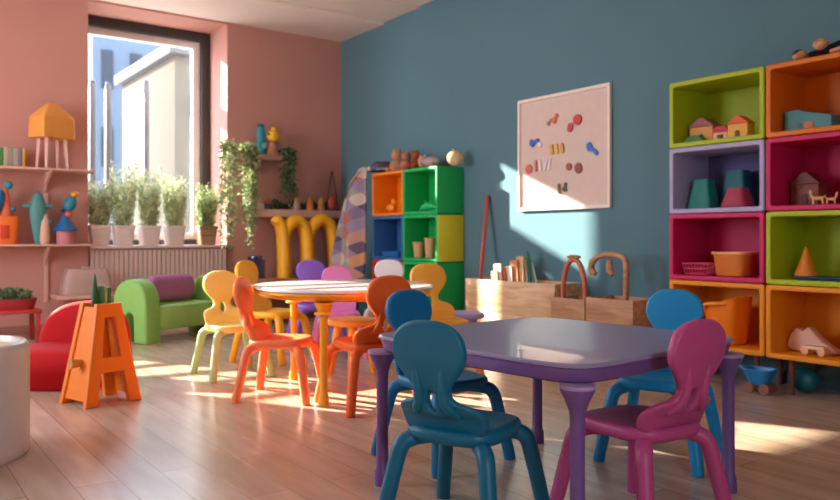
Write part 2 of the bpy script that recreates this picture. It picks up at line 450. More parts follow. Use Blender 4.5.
# ------------------------------------------------------------------ tables
def bell_leg(h, k=1.0):
    bm = new()
    superlathe(bm, [(.029, 0), (.030, .012), (.028, .05), (.0225, .062), (.021, h*.6), (.0215, h*.82), (.024, h*.87), (.036, h*.935), (.049, h*.985), (.050, h)], k, k, 2, 24)
    return bm
t = thing('play_table', 'square purple table with grey lavender top in the foreground', 'table', (2.01, 1.955, 0), R(5.5))
PUR = plastic('#6d4a86', .4, coat=.15); LAV = plastic('#8a81a3', .34, coat=.2)
bm = new(); superlathe(bm, [(0, .530), (.985, .530), (1, .535), (1, .542), (.992, .547), (.96, .547), (0, .547)], .48, .48, 9, 96); finish('table_top', bm, LAV, t)
bm = new(); superlathe(bm, [(0, .488), (.95, .488), (.968, .494), (.985, .524), (.985, .530), (0, .530)], .48, .48, 9, 96); finish('apron', bm, PUR, t)
for sx in (-1, 1):
    for sy in (-1, 1):
        bm = bell_leg(.478); l = finish('leg', bm, PUR, t); l.location = (sx*.435, sy*.435, 0)
        bm = new(); superlathe(bm, [(.051, .478), (.053, .482), (.053, .487), (.051, .489)], 1, 1, 2, 24); c = finish('collar', bm, plastic('#a58fb4', .4), l)

t = thing('round_table', 'round white topped table with yellow rim and legs in the sun', 'table', (2.32, 3.96, 0), 0)
GOLD = plastic('#eda51f', .35, coat=.2)
bm = new(); superlathe(bm, [(0, .597), (.97, .597), (.995, .602), (1, .61), (.99, .62), (.96, .622), (0, .622)], .53, .53, 2, 72); finish('table_top', bm, plastic('#f1e4e0', .25, coat=.3), t)
bm = new(); superlathe(bm, [(0, .548), (.78, .548), (.93, .562), (.985, .585), (.985, .597), (0, .597)], .53, .53, 2, 72); finish('apron', bm, GOLD, t)
for a in (226, 343, 103):
    bm = bell_leg(.55); l = finish('leg', bm, GOLD, t); l.location = (.46*math.cos(R(a)), .46*math.sin(R(a)), 0)
    bm = new(); superlathe(bm, [(.043, .483), (.0495, .487), (.0505, .494), (.046, .498)], 1, 1, 2, 24); finish('collar', bm, plastic('#f7c54a', .35), l)

# ------------------------------------------------------------------ storage cubes along the blue wall
def cube(label, y0, y1, z0, z1, xf, m, group, back=None, side=None, legs=None, th=.03):
    """open fronted moulded storage cube: shell, back panel"""
    d = XW-.004-xf
    t = thing('storage_cube', label, 'storage cube', (xf+d/2, (y0+y1)/2, z0), 0, group)
    w, h = (y1-y0)/2-.002, z1-z0-.003
    bm = new()
    outline_mesh(bm, [rrect(-w, w, 0, h, .016, 4), rrect(-w+th, w-th, th, h-th, .012, 4)], d, .007, lambda u, v, q: (q, u, v))
    finish('shell', bm, m, t)
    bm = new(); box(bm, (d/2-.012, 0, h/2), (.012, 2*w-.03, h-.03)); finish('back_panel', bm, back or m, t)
    if side:
        bm = new(); box(bm, (0, -w-.004, h/2), (d-.01, .008, h-.012)); finish('side_panel', bm, side, t, bevel=.003)
    if legs:
        for sx in (-1, 1):
            for sy in (-1, 1):
                bm = new(); tube(bm, [(sx*(d/2-.07)+.03, sy*(w-.1), .005), (sx*(d/2-.07)+.03, sy*(w-.1), -z0)], [.018, .014], 12); finish('leg', bm, legs, t)
    return t

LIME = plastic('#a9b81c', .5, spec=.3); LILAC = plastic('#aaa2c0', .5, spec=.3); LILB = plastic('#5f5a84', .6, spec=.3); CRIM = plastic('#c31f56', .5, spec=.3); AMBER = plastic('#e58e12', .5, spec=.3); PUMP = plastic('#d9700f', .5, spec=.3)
yA, yB, yC = 3.062, 2.416, 1.775
zs = [.21, .63, 1.048, 1.467, 1.887]
LEG = plastic('#6d3a2c', .5)
GC = 'cubes stacked on right of blue wall'
left = [('amber orange bottom cube of left stack holding an orange scoop bucket', AMBER), ('crimson cube of left stack holding two baskets', CRIM), ('lilac cube of left stack with teal and red blocks', LILAC), ('lime green top cube of left stack with toy houses', LIME)]
right = [('amber orange bottom cube of right stack with pale toy bits', AMBER), ('lime green cube of right stack with an orange cone', LIME), ('crimson cube of right stack with dark toy house', CRIM), ('pumpkin orange top cube of right stack with teal boat', PUMP)]
for i in range(4):
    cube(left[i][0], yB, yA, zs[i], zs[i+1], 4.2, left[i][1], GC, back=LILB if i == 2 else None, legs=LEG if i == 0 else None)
    cube(right[i][0], yC, yB-.006, zs[i], zs[i+1], 4.2, right[i][1], GC, legs=LEG if i == 0 else None)

# middle shelf of six cubes on a plinth
GRN = plastic('#1fac58', .5, spec=.3); YG = plastic('#dcd632', .5, spec=.3); ORG = plastic('#ec8412', .5, spec=.3); NAVY = plastic('#37689c', .5, spec=.3); REDC = plastic('#cc4028', .5, spec=.3)
GM = 'cubes of the middle shelf'
X6, ya, yb, yc = 4.286, 6.75, 6.19, 5.63
z6 = [.22, .667, 1.113, 1.56]
bm = new(); box(bm, ((X6+XW)/2, (ya+yc)/2, .109), (XW-X6-.02, ya-yc-.02, .216)); tag(finish('plinth', bm, wood('#b48a62', '#93693f'), bevel=.005), 'brown wooden plinth under the six coloured middle cubes', 'plinth')
cube('red lower cube of middle shelf beside the quilt', yb, ya, z6[0], z6[1], X6, REDC, GM)
cube('navy blue cube of middle shelf with a blue tray', yb, ya, z6[1], z6[2], X6, NAVY, GM)
cube('orange top cube of middle shelf beside the quilt', yb, ya, z6[2], z6[3], X6, ORG, GM)
cube('green lower cube of middle shelf nearest the wooden crate', yc, yb, z6[0], z6[1], X6, GRN, GM)
cube('green cube of middle shelf with yellow outer side and wooden pots', yc, yb, z6[1], z6[2], X6, GRN, GM, side=YG)
cube('green top cube of middle shelf under the round beige plush', yc, yb, z6[2], z6[3], X6, GRN, GM)

# ------------------------------------------------------------------ things in the cubes
def house(label, x, y, z, w, h, d, wallm, roofm, doorm, rz=0, group=None):
    t = thing('toy_house', label, 'toy house', (x, y, z), rz, group)
    bm = new(); box(bm, (0, 0, h*.32), (d, w, h*.64)); finish('wall', bm, wallm, t, bevel=.004)
    bm = new(); outline_mesh(bm, [[(-w*.58, 0), (w*.58, 0), (w*.08, h*.36), (-w*.08, h*.36)]], d*1.1, .004, lambda u, v, q: (q, u, v+h*.64)); finish('roof', bm, roofm, t)
    bm = new(); outline_mesh(bm, [[(-w*.11, 0)]+[(w*.11*math.cos(a), h*.24+w*.11*math.sin(a)) for a in [PI*k/8 for k in range(9)]][::1]+[(-w*.11, 0.0)]] if False else [[(-w*.11, 0.005), (w*.11, 0.005), (w*.11, h*.26), (w*.06, h*.34), (-w*.06, h*.34), (-w*.11, h*.26)]], .008, .002, lambda u, v, q: (-d/2-.002+q, u, v)); finish('door', bm, doorm, t)
    return t
zt = zs[3]+.033
house('toy house with mauve roof at back of lime cube', 4.37, y_on(706, 4.37), zt, .165, .155, .11, plastic('#d9974a', .6), plastic('#9c5560', .6), plastic('#3a5a8a', .6))
house('small yellow toy house with orange roof in lime cube', 4.33, y_on(741, 4.33), zt, .13, .135, .08, plastic('#e8a845', .6), plastic('#dd5a24', .6), plastic('#5a4526', .6))
t = thing('toy_gate', 'small red arched toy gate between the toy houses', 'toy', (4.34, y_on(722, 4.34), zt))
bm = new(); outline_mesh(bm, [[(-.05, 0), (-.05, .05)]+[(.05*math.cos(PI-PI*k/10), .05+.035*math.sin(PI*k/10)) for k in range(1, 10)]+[(.05, .05), (.05, 0), (.02, 0), (.02, .035), (-.02, .035), (-.02, 0)]], .04, .004, lambda u, v, q: (q, u, v)); finish('arch', bm, plastic('#e0b48c', .6), t)
bm = new(); outline_mesh(bm, [[(-.055, .05)]+[(.058*math.cos(PI-PI*k/10), .05+.042*math.sin(PI*k/10)) for k in range(1, 10)]+[(.055, .05)]], .046, .004, lambda u, v, q: (q, u, v)); finish('roof', bm, plastic('#c8283c', .6), t)
bm = new(); outline_mesh(bm, [[(-.07, 0)]+[(.07*math.cos(PI-PI*k/12), .045*math.sin(PI*k/12)) for k in range(1, 12)]+[(.07, 0)]], .05, .005, lambda u, v, q: (q, u, v)); o = finish('arch_block', bm, plastic('#3f7a34', .6)); o.location = (4.29, y_on(695, 4.29), zt); tag(o, 'low green half round block at corner of lime cube', 'block')

def frustum_block(label, x, y, z, w, h, m, m2=None, wt=.6):
    t = thing('toy_block', label, 'block', (x, y, z))
    bm = new(); superlathe(bm, [(0, 0), (.95, 0), (1, .01), (wt+.06, h-.02), (wt, h), (0, h)], w*.4, w/2, 6, 40); finish('body', bm, m, t)
    if m2:
        bm = new(); superlathe(bm, [(0, h*.35), (.8, h*.35), (.82, h*.42), (0, h*.42)], w*.4*1.03, w/2*1.03, 6, 40); finish('band', bm, m2, t)
zt = zs[2]+.033
frustum_block('teal tapered block at the left inside lilac cube', 4.36, y_on(704, 4.36), zt, .17, .185, plastic('#147a6c', .6), plastic('#1f6a80', .6))
frustum_block('taller teal tapered block at the back of lilac cube', 4.49, y_on(738, 4.49), zt, .19, .24, plastic('#176a70', .6), plastic('#1f7f72', .6))
frustum_block('dark red tapered block in front inside lilac cube', 4.30, y_on(738, 4.30), zt, .17, .115, plastic('#9c2340', .6))

zt = zs[1]+.033
t = thing('wire_basket', 'small pink lattice basket in crimson cube', 'basket', (4.33, y_on(701, 4.33), zt))
bm = new()
hw, hd, hh = .095, .07, .07
for z, k in ((.004, .85), (.037, .93), (hh, 1)):
    P = rrect(-hd*k, hd*k, -hw*k, hw*k, .02, 3); P.append(P[0]); tube(bm, [(p[0], p[1], z) for p in P], .004, 8)
for k in range(9):
    y = (k/8-.5)*2
    for s in (-1, 1): tube(bm, [(s*hd*.85, y*hw*.8, .004), (s*hd, y*hw*.92, hh)], .003, 6)
for k in range(5):
    x = (k/4-.5)*2
    for s in (-1, 1): tube(bm, [(x*hd*.7, s*hw*.85, .004), (x*hd*.85, s*hw, hh)], .003, 6)
finish('lattice', bm, plastic('#e0486e', .4), t)
bm = new(); superlathe(bm, [(0, 0), (.84, 0), (.84, .006), (0, .006)], hd, hw, 5, 32); finish('base', bm, plastic('#e0486e', .4), t)
t = thing('storage_bin', 'see through orange bin next to pink lattice basket', 'bin', (4.34, y_on(735, 4.34), zt))
OC = clear_mat('#e88a3a', .75, .25, 'orange_clear')
bm = new(); superlathe(bm, [(0, 0), (.8, 0), (.84, .01), (.98, .135), (.95, .135), (.8, .014), (0, .014)], .09, .115, 5, 40); finish('body', bm, OC, t)
bm = new(); superlathe(bm, [(.96, .13), (1.05, .13), (1.06, .138), (1.05, .146), (.96, .146), (.96, .13)], .09, .115, 5, 40); finish('rim', bm, plastic('#e08a3c', .35), t)

zt = zs[0]+.033
t = thing('scoop_bucket', 'large orange scoop shaped bucket in amber bottom cube', 'bucket', (4.36, y_on(728, 4.36), zt), R(-8))
bm = new(); superlathe(bm, [(0, 0), (.72, 0), (.76, .01), (.98, .25), (.93, .25), (.72, .016), (0, .016)], .11, .13, 4, 40)
for v in bm.verts:
    if v.co.z > .1: v.co.z += .16*v.co.y*(v.co.z-.1)/.15*-2.2
finish('body', bm, plastic('#ef7d12', .35), t)
bm = new(); tube(bm, catmull([(-.1, .09, .2), (-.13, .06, .24), (-.13, -.02, .25), (-.1, -.07, .25)], 5), .012, 10); finish('handle', bm, plastic('#f08f2a', .35), t)

zt = zs[3]+.033
t = thing('toy_boat', 'dusty teal wooden toy boat in pumpkin orange cube', 'toy boat', (4.36, y_on(812, 4.36), zt))
bm = new(); outline_mesh(bm, [[(.135, 0), (.135, .12), (.06, .125), (-.02, .10), (-.135, .075), (-.135, 0)]], .11, .008, lambda u, v, q: (q, u, v)); finish('hull', bm, plastic('#4d8d8c', .6), t)
bm = new(); box(bm, (-.058, -.01, .03), (.006, .05, .035)); finish('hatch', bm, plastic('#c9783c', .6), t)
bm = new(); superlathe(bm, [(0, 0), (1, 0), (1, .004), (0, .004)], .014, .014, 2, 16)
for v in bm.verts: v.co = Vector((-.057-v.co.z, v.co.x+.05, v.co.y+.035))
finish('porthole', bm, plastic('#25343e', .4), t)
t = thing('toy_block', 'red block standing on cream base beside the toy boat', 'block', (4.33, 1.915, zt))
bm = new(); box(bm, (0, 0, .115), (.1, .13, .11)); finish('upper', bm, plastic('#b3282c', .6), t, bevel=.006)
bm = new(); box(bm, (0, 0, .03), (.12, .15, .06)); finish('base', bm, plastic('#8fa79c', .6), t, bevel=.006)

zt = zs[2]+.033
house('dark wooden toy house at back of the crimson right cube', 4.42, y_on(809, 4.42), zt, .16, .19, .1, wood('#8d4a34', '#6b3322'), wood('#7a2f24', '#5c1f18'), plastic('#5a2a20', .6))
house('reddish brown toy barn at far end of the crimson right cube', 4.43, 1.945, zt, .16, .2, .12, wood('#96503a', '#70382a'), plastic('#8f2030', .6), plastic('#43304a', .6))
def animal(label, x, y, z, s, m, rz=0):
    t = thing('toy_animal', label, 'toy animal', (x, y, z), rz, 'tiny wooden animals in the crimson cube')
    bm = new()
    tube(bm, [(0, -.035*s, .04*s), (0, .035*s, .04*s)], [.013*s, .014*s], 10)
    for yy in (-.03, .03):
        tube(bm, [(0, yy*s, .04*s), (0, yy*s*1.15, 0)], [.009*s, .007*s], 8)
    tube(bm, catmull([(0, .03*s, .042*s), (0, .045*s, .06*s), (0, .05*s, .085*s), (0, .052*s, .1*s)], 4), [.011*s, .010*s, .012*s, .005*s], 8)
    tube(bm, [(0, -.034*s, .045*s), (0, -.055*s, .06*s)], [.006*s, .003*s], 6)
    finish('body', bm, m, t)
WPALE = wood('#e6b878', '#cf9a58')
animal('pale wooden long necked toy animal in crimson right cube', 4.26, y_on(818, 4.26), zt, .8, WPALE)
animal('pale wooden toy animal at far end of crimson right cube', 4.26, y_on(831, 4.26), zt, .62, WPALE, PI)

zt = zs[1]+.033
t = thing('plate', 'flat blue plate lying in lime green cube', 'plate', (4.36, 2.12, zt))
bm = new(); superlathe(bm, [(0, 0), (.9, 0), (1, .01), (.98, .014), (.86, .008), (0, .006)], .11, .2, 3, 40); finish('dish', bm, plastic('#17508c', .4), t)
t = thing('toy_cone', 'orange cone standing on blue plate in lime green cube', 'cone', (4.36, y_on(806, 4.36), zt+.0135))
bm = new(); superlathe(bm, [(0, 0), (.95, 0), (1, .006), (.5, .09), (.1, .165), (0, .17)], .062, .062, 2, 32); finish('body', bm, plastic('#e8862a', .5), t)

zt = zs[0]+.033
PALE = plastic('#e9b99a', .5)
t = thing('toy_shell', 'pale pink scalloped toy shell in amber right cube', 'toy', (4.4, 2.235, zt))
bm = new(); outline_mesh(bm, [[(p.x, p.y) for p in catmull([(-.14, 0, 0), (.11, 0, 0), (.13, .07, 0), (.09, .13, 0), (.05, .12, 0), (.01, .14, 0), (-.05, .08, 0), (-.11, .04, 0)], 4, True)]], .07, .012, lambda u, v, q: (q, u, max(0, v))); finish('body', bm, PALE, t)
t = thing('toy_cart', 'small cream toy cart in front of the pale shell', 'toy cart', (4.3, y_on(815, 4.3), zt))
bm = new(); box(bm, (0, 0, .04), (.05, .12, .02)); finish('deck', bm, plastic('#f0d2a0', .5), t, bevel=.004)
for s in (-1, 1):
    bm = new(); tube(bm, [(-.028, s*.045, .022), (.028, s*.045, .022)], .022, 16); finish('wheel', bm, plastic('#e6b27c', .5), t)
bm = new(); outline_mesh(bm, [rrect(-.06, .06, 0, .15, .02, 4)], .1, .01, lambda u, v, q: (q, u, v)); o = finish('toy_box', bm, plastic('#e58f9a', .5)); o.location = (4.29, 1.92, zt); tag(o, 'rounded pink box at far end of amber right cube', 'box')

# under and on the cubes
t = thing('toy_wagon', 'little blue toy wagon parked under the cubes', 'toy wagon', (4.2, y_on(760, 4.2), 0), R(4))
bm = new(); superlathe(bm, [(0, .05), (.55, .05), (.62, .06), (.98, .13), (1.04, .135), (1.04, .142), (.92, .142), (.58, .066), (0, .066)], .07, .085, 4, 32); finish('tub', bm, plastic('#1f86c4', .4), t)
for sx in (-1, 1):
    for sy in (-1, 1):
        bm = new(); tube(bm, [(sx*.04-.012, sy*.045, .031), (sx*.04+.012, sy*.045, .031)], .031, 18); finish('wheel', bm, plastic('#8c5a48', .5), t)
bm = new(); tube(bm, [(0, .08, .13), (0, .125, .14)], .01, 10); finish('handle', bm, plastic('#1f86c4', .4), t)
bm = new(); ball(bm, (0, 0, .075), .075); o = finish('ball', bm, plastic('#12666f', .35)); o.location = (4.42, y_on(806, 4.42), 0); tag(o, 'dark teal ball in the shade under the right cubes', 'ball')
t = thing('maraca', 'tan maraca with black cap on top of pumpkin cube', 'maraca', (4.27, y_on(800, 4.27), zs[4]))
bm = new(); ball(bm, (0, 0, .033), .033, 1, 1.25, 1); finish('head', bm, wood('#c98d5c', '#a86c3e'), t)
bm = new(); ball(bm, (0, .006, .043), .031, 1.02, 1.2, .8); finish('cap', bm, plastic('#1d1a1c', .5), t)
bm = new(); tube(bm, [(0, -.03, .026), (0, -.062, .02)], [.011, .008], 10); finish('grip', bm, plastic('#1d1a1c', .5), t)
t = thing('rag_doll', 'doll in black clothes lying on top of pumpkin cube', 'doll', (4.27, y_on(829, 4.27), zs[4]), R(6))
bm = new(); tube(bm, catmull([(0, .1, .022), (0, .03, .03), (0, -.05, .045), (0, -.1, .06)], 5), [.016, .022, .03, .024], 12); finish('body', bm, fabric('#1c191c'), t)
bm = new(); ball(bm, (-.02, .035, .068), .034, .9, 1.2, 1); finish('head', bm, wood('#cf9a72', '#b07a50'), t)
bm = new(); tube(bm, catmull([(-.035, -.02, .015), (-.04, -.07, .022), (-.04, -.11, .03), (-.035, -.13, .02)], 4), [.011, .013, .017, .012], 10); finish('arm', bm, plastic('#c88a66', .6), t)

# things in and on the middle shelf
t = thing('toy_bird', 'small orange toy bird in orange middle cube', 'toy', (4.38, y_on(391, 4.38), z6[2]+.033))
bm = new(); ball(bm, (0, 0, .05), .05, .7, 1.3, .9); finish('body', bm, plastic('#e88a1c', .5), t)
bm = new(); ball(bm, (0, -.06, .11), .034); finish('head', bm, plastic('#ec8a1c', .5), t)
t = thing('toy_crocodile', 'small bright green toy crocodile in green top cube', 'toy', (4.36, y_on(427, 4.36), z6[2]+.033))
bm = new(); tube(bm, catmull([(0, .12, .015), (0, .05, .035), (0, -.03, .045), (0, -.09, .04), (0, -.15, .03)], 4), [.008, .03, .036, .028, .014], 12, ); finish('body', bm, plastic('#1bb46a', .5), t)
bm = new(); tube(bm, [(0, .0, .04), (-.01, .02, .1)], [.016, .006], 8); finish('fin', bm, plastic('#1bb46a', .5), t)
t = thing('tray', 'shallow blue tray in navy middle cube', 'tray', (4.42, 6.50, z6[1]+.033))
bm = new(); superlathe(bm, [(0, 0), (.9, 0), (1, .055), (.95, .055), (.86, .01), (0, .01)], .1, .16, 5, 36); finish('dish', bm, plastic('#1c6aa8', .4), t)
for px, hh, l in ((419, .15, 'shorter tan wooden pot in green middle cube'), (430.5, .19, 'taller tan wooden pot next to shorter one in green cube')):
    t = thing('wooden_pot', l, 'pot', (4.40, y_on(px, 4.40), z6[1]+.033), 0)
    bm = new(); superlathe(bm, [(0, 0), (.78, 0), (.8, .008), (.95, hh-.02), (1.03, hh-.02), (1.03, hh), (.88, hh), (.74, .012), (0, .012)], .06, .06, 2, 28); finish('body', bm, wood('#d9aa72', '#bb8750', axis='Z'), t)
def plush(label, y, m, m2, k=1.0, lying=False, x=4.42):
    t = thing('plush_toy', label, 'plush toy', (x, y, z6[3]), R(90), 'plush toys on the middle shelf')
    k *= 1.15; bm = new(); ball(bm, (0, 0, .055*k), .06*k, 1.1 if not lying else 1.9, 1, .92); finish('body', bm, fabric(m), t)
    hx, hz = (.0, .15*k) if not lying else (.14*k, .075*k)
    bm = new(); ball(bm, (hx, 0, hz), .05*k); h = finish('head', bm, fabric(m2), t)
    for s in (-1, 1):
        bm = new(); ball(bm, (hx+s*.034*k, .0, hz+.045*k), .018*k, 1, .6, 1); finish('ear', bm, fabric(m), h)
        bm = new(); ball(bm, (s*.05*k*(1 if not lying else 1.6), .05*k, .024*k), .026*k, .9, 1.4, .9); finish('foot', bm, fabric(m2), t)
plush('tan plush bear with upright head nearest the quilt on shelf top', y_on(395, 4.4), '#b0805c', '#c28a64', 1.0)
plush('rosy plush toy sitting between tan bear and brown plush', y_on(404, 4.4), '#c2705c', '#a87a66', .85)
plush('dark rust brown plush toy on shelf top', y_on(414, 4.4), '#8a4526', '#9c5230', .8)
plush('grey and pink plush dog lying on shelf top', y_on(430, 4.4), '#a89a94', '#c59280', .9, True)
bm = new(); ball(bm, (0, 0, .07), .078, 1, 1, .92); ball(bm, (0, .02, .14), .02); o = finish('plush_ball', bm, fabric('#dcbf8c')); o.location = (4.44, y_on(455, 4.44), z6[3]); tag(o, 'round beige plush ball at near end of middle shelf top', 'plush toy')

# patchwork quilt thrown over the shelf's far end
t = thing('quilt', 'patchwork quilt draped over the far end of middle shelf', 'quilt', (4.3, 6.75, 0))
PW = patchwork_mat()
bm = new(); N, M = 26, 14
g = []
for i in range(N+1):
    s = i/N; row = []
    for j in range(M+1):
        v = j/M
        yl = .05+.40*s**.6; y = .03+(yl)*v
        x = -.05-.07*s+.035*math.sin(v*9+s*2.0)*(.3+s)-.15*v
        row.append(bm.verts.new((x, y, 1.61-.08*v**2-1.25*s+.02*math.sin(5*v))))
    g.append(row)
for i in range(N):
    for j in range(M): bm.faces.new((g[i][j], g[i][j+1], g[i+1][j+1], g[i+1][j]))
o = finish('hanging_panel', bm, PW, t, smooth=180); md = o.modifiers.new('Solidify', 'SOLIDIFY'); md.thickness = .016
bm = new(); g = []
for i in range(21):
    row = []
    for j in range(11):
        a, b = i/20, j/10
        hump = math.sin(PI*min(1, a*1.02))**.6*math.sin(PI*b)**.5
        row.append(bm.verts.new((-.05+.3*b, (.10-.27*a), 1.588+.085*hump+.018*math.sin(a*17+b*5)*hump)))
    g.append(row)
for i in range(20):
    for j in range(10): bm.faces.new((g[i][j], g[i][j+1], g[i+1][j+1], g[i+1][j]))
o = finish('folded_end', bm, PW, t, smooth=180); md = o.modifiers.new('Solidify', 'SOLIDIFY'); md.thickness = .02; md.offset = 0

# ------------------------------------------------------------------ pin board
t = thing('pin_board', 'framed beige pin board hanging on the blue wall', 'board', (XW, 4.365, 1.12))
bm = new(); outline_mesh(bm, [rrect(-.505, .505, 0, .95, .012, 3), rrect(-.48, .48, .028, .922, .006, 2)], .03, .006, lambda u, v, q: (-.017+q, u, v)); finish('frame', bm, plastic('#f0dfd2', .5), t)
bm = new(); box(bm, (-.008, 0, .475), (.012, .97, .9)); finish('panel', bm, plastic('#dac2b3', .8), t)
def mag(label, u, v, shape, h, rz=0, w=.05, l=.1):
    """u to the right 0-1, v down 0-1 on the board"""
    y = 4.365+.48-.96*u; z = 1.12+.922-.894*v
    bm = new()
    if shape == 'disc': lp = [(w*math.cos(a), l*.5*math.sin(a)) for a in [2*PI*k/20 for k in range(20)]]
    elif shape == 'bar': lp = rrect(-w/2, w/2, -l/2, l/2, min(w, l)*.45, 4)
    else:
        lp = [(p.x, p.y) for p in catmull([(-w, -l*.2, 0), (-w*.3, -l*.5, 0), (w*.2, -l*.1, 0), (w, l*.1, 0), (w*.7, l*.5, 0), (-w*.1, l*.25, 0), (-w*.8, l*.35, 0)], 4, True)]
    c, s = math.cos(rz), math.sin(rz)
    outline_mesh(bm, [lp], .012, .003, lambda a, b, q: (q, -(a*c-b*s), a*s+b*c), res=2)
    o = finish('magnet', bm, plastic(h, .5)); o.location = (XW-.0215, y, z)
    return tag(o, label, 'magnet', 'magnets on the pin board')
mag('orange ribbon magnet near the top of pin board', .43, .20, 'wave', '#d86a3c', .5, .04, .07)
mag('grey ribbon magnet left of the orange ribbon magnet', .36, .225, 'wave', '#9c8466', .3, .03, .05)
mag('round red magnet at upper right of pin board', .68, .24, 'disc', '#c53a38', .2, .045, .085)
mag('oblong red magnet touching the round red one', .60, .30, 'bar', '#bf3d3c', -.3, .055, .075)
mag('bright blue magnet at left of pin board', .18, .39, 'wave', '#1f62c0', -.1, .055, .075)
mag('white magnet tucked beside the blue left magnet', .245, .415, 'disc', '#e8e2de', 0, .022, .05)
for u, h, l in ((.39, '#d9a24a', 'ochre stick magnet at left of three in middle of board'), (.445, '#e4b45a', 'golden stick magnet between two others mid board'), (.51, '#d4933a', 'amber disc magnet right of the golden sticks')):
    mag(l, u, .475, 'bar', h, .15, .035, .085)
mag('blue figure eight magnet at right edge of pin board', .835, .52, 'wave', '#1f6fc4', -.9, .07, .07)
mag('red ring magnet at lower left of pin board', .11, .635, 'disc', '#d0685a', 0, .04, .08)
for u, a, h, l in ((.20, .05, '#c9653f', 'thin rust stick magnet beside the red ring magnet'), (.25, .15, '#efe6e0', 'white stick magnet third from lower left of board'), (.32, -.35, '#e2d6ce', 'slanted white stick magnet right of upright white stick'), (.36, -.2, '#efe6e0', 'white stick magnet at end of the lower left row')):
    mag(l, u, .61, 'bar', h, a, .022, .1)
mag('small brown paw magnet at lower right of board', .585, .65, 'disc', '#9c4f35', 0, .03, .06)
mag('brown round magnet beside the small brown paw magnet', .69, .67, 'disc', '#86402c', 0, .038, .085)
mag('olive stick magnet near bottom of pin board', .475, .84, 'bar', '#7a6a3c', .1, .03, .085)
mag('dark green crescent magnet near bottom of pin board', .545, .83, 'wave', '#4d5a44', .9, .035, .06)

# ------------------------------------------------------------------ crates along the blue wall
PINE = wood('#e0bd92', '#c89a68', 2.5, axis='Y'); BRW = wood('#cb9a6e', '#a87850', 3, axis='Y')
def crate(label, y0, y1, x0, x1, h, m, th=.02, rows=2):
    t = thing('wooden_crate', label, 'crate', ((x0+x1)/2, (y0+y1)/2, 0))
    w, d = y1-y0, x1-x0
    for nm, s in (('front_panel', -1), ('back_panel', 1)):
        bm = new()
        for r in range(rows): box(bm, (s*(d/2-th/2), 0, h*(r+.5)/rows), (th, w, h/rows-.002))
        finish(nm, bm, m, t, bevel=.003)
    for s in (-1, 1):
        bm = new(); box(bm, (0, s*(w/2-th/2), h/2), (d-2*th-.002, th, h)); finish('end_panel', bm, m, t, bevel=.003)
    bm = new(); box(bm, (0, 0, h*.55), (d-2*th-.004, w-2*th-.004, .015)); finish('bottom', bm, m, t)
    return t
crate('long pale pine crate of papers under the pin board', 4.115, 5.18, 4.25, 4.58, .542, PINE)
crate('brown wooden box with hoop handle next to pine crate', 3.775, 4.105, 4.2, 4.5, .45, BRW)
crate('brown wooden box under the curved wooden arch', 3.345, 3.765, 4.2, 4.5, .47, BRW)
zb = .542*.55+.021
def leaning(name, label, cat, px, x, h, w, th, m, tilt, grp, taper=1.0):
    bm = new()
    outline_mesh(bm, [[(-w/2, 0), (w/2, 0), (w/2*taper, h), (-w/2*taper, h)]], th, min(.003, th*.4), lambda u, v, q: (q, u, v), res=1)
    o = finish(name, bm, m); o.location = (x, y_on(px, x), zb); o.rotation_euler = (tilt[0], tilt[1], tilt[2]); return tag(o, label, cat, grp)
G1 = 'picture books in the pine crate'
for k, (px, h, w, c, rx) in enumerate(((497, .30, .05, '#c98d56', -.18), (501, .36, .06, '#e4cdb0', -.22), (506, .33, .05, '#b4632f', -.26), (511, .34, .06, '#e9d8c0', -.18), (516, .39, .06, '#c07a44', -.1), (521, .42, .05, '#d9a877', -.04))):
    nm = ('ochre', 'cream', 'rust brown', 'ivory', 'copper brown', 'tan')[k]
    leaning('picture_book', f'thin {nm} picture book leaning in the pine crate', 'book', px, 4.295+.02*k, h, w+.03, .014, plastic(c, .7), (rx*.6, 0, 0), G1)
for k, (px, h, c, rx, nm) in enumerate(((526, .40, '#eadfca', .05, 'cream card'), (530, .47, '#3f7a64', .10, 'dark green card'), (535, .46, '#58937c', .2, 'sea green card'), (539, .38, '#dfe4d6', .26, 'pale mint card'))):
    leaning('paper_card', f'{nm} standing upright in pine crate', 'card', px, 4.425+.018*k, h, .09, .01, plastic(c, .7), (-rx, 0, 0), 'cards in the pine crate', .45)
bm = new(); tube(bm, [(4.32, 5.09, zb+.006), (4.586, 5.27, 1.27)], [.017, .017], 12); tag(finish('stick', bm, plastic('#b5402f', .5)), 'long red stick leaning from pine crate on blue wall', 'stick')
t = thing('hoop_handle', 'rust coloured wooden hoop standing on brown box', 'hoop', (4.27, 3.94, .45*.55+.0095), 0)
bm = new(); tube(bm, catmull([(0, .105, 0), (0, .108, .2), (0, .10, .33), (0, .06, .44), (0, 0, .475), (0, -.06, .44), (0, -.10, .33), (0, -.108, .2), (0, -.105, 0)], 6), .019, 12); finish('arch', bm, plastic('#c2683f', .5), t)
bm = new(); ball(bm, (0, 0, .495), .03, .8, 2.3, .55); finish('grip', bm, wood('#b5794f', '#96603a'), t)
t = thing('wooden_arch', 'curved wooden arch with two pegs on brown box', 'toy', (4.28, y_on(608, 4.28), .47*.55+.0085), 0)
OAK = wood('#c08e64', '#9c6c46', 4, axis='Y')
bm = new(); tube(bm, catmull([(0, .155, .36), (0, .145, .44), (0, .09, .492), (0, 0, .51), (0, -.09, .505), (0, -.145, .48), (0, -.16, .42), (0, -.155, .2), (0, -.15, 0)], 6), .021, 12); finish('arch', bm, OAK, t)
for yy, a in ((.145, .05), (-.01, -.03)):
    bm = new(); tube(bm, [(0, yy, .47), (0, yy+a*.2, .40), (0, yy-.03, .365)], [.02, .026, .017], 10); finish('peg', bm, OAK, t)

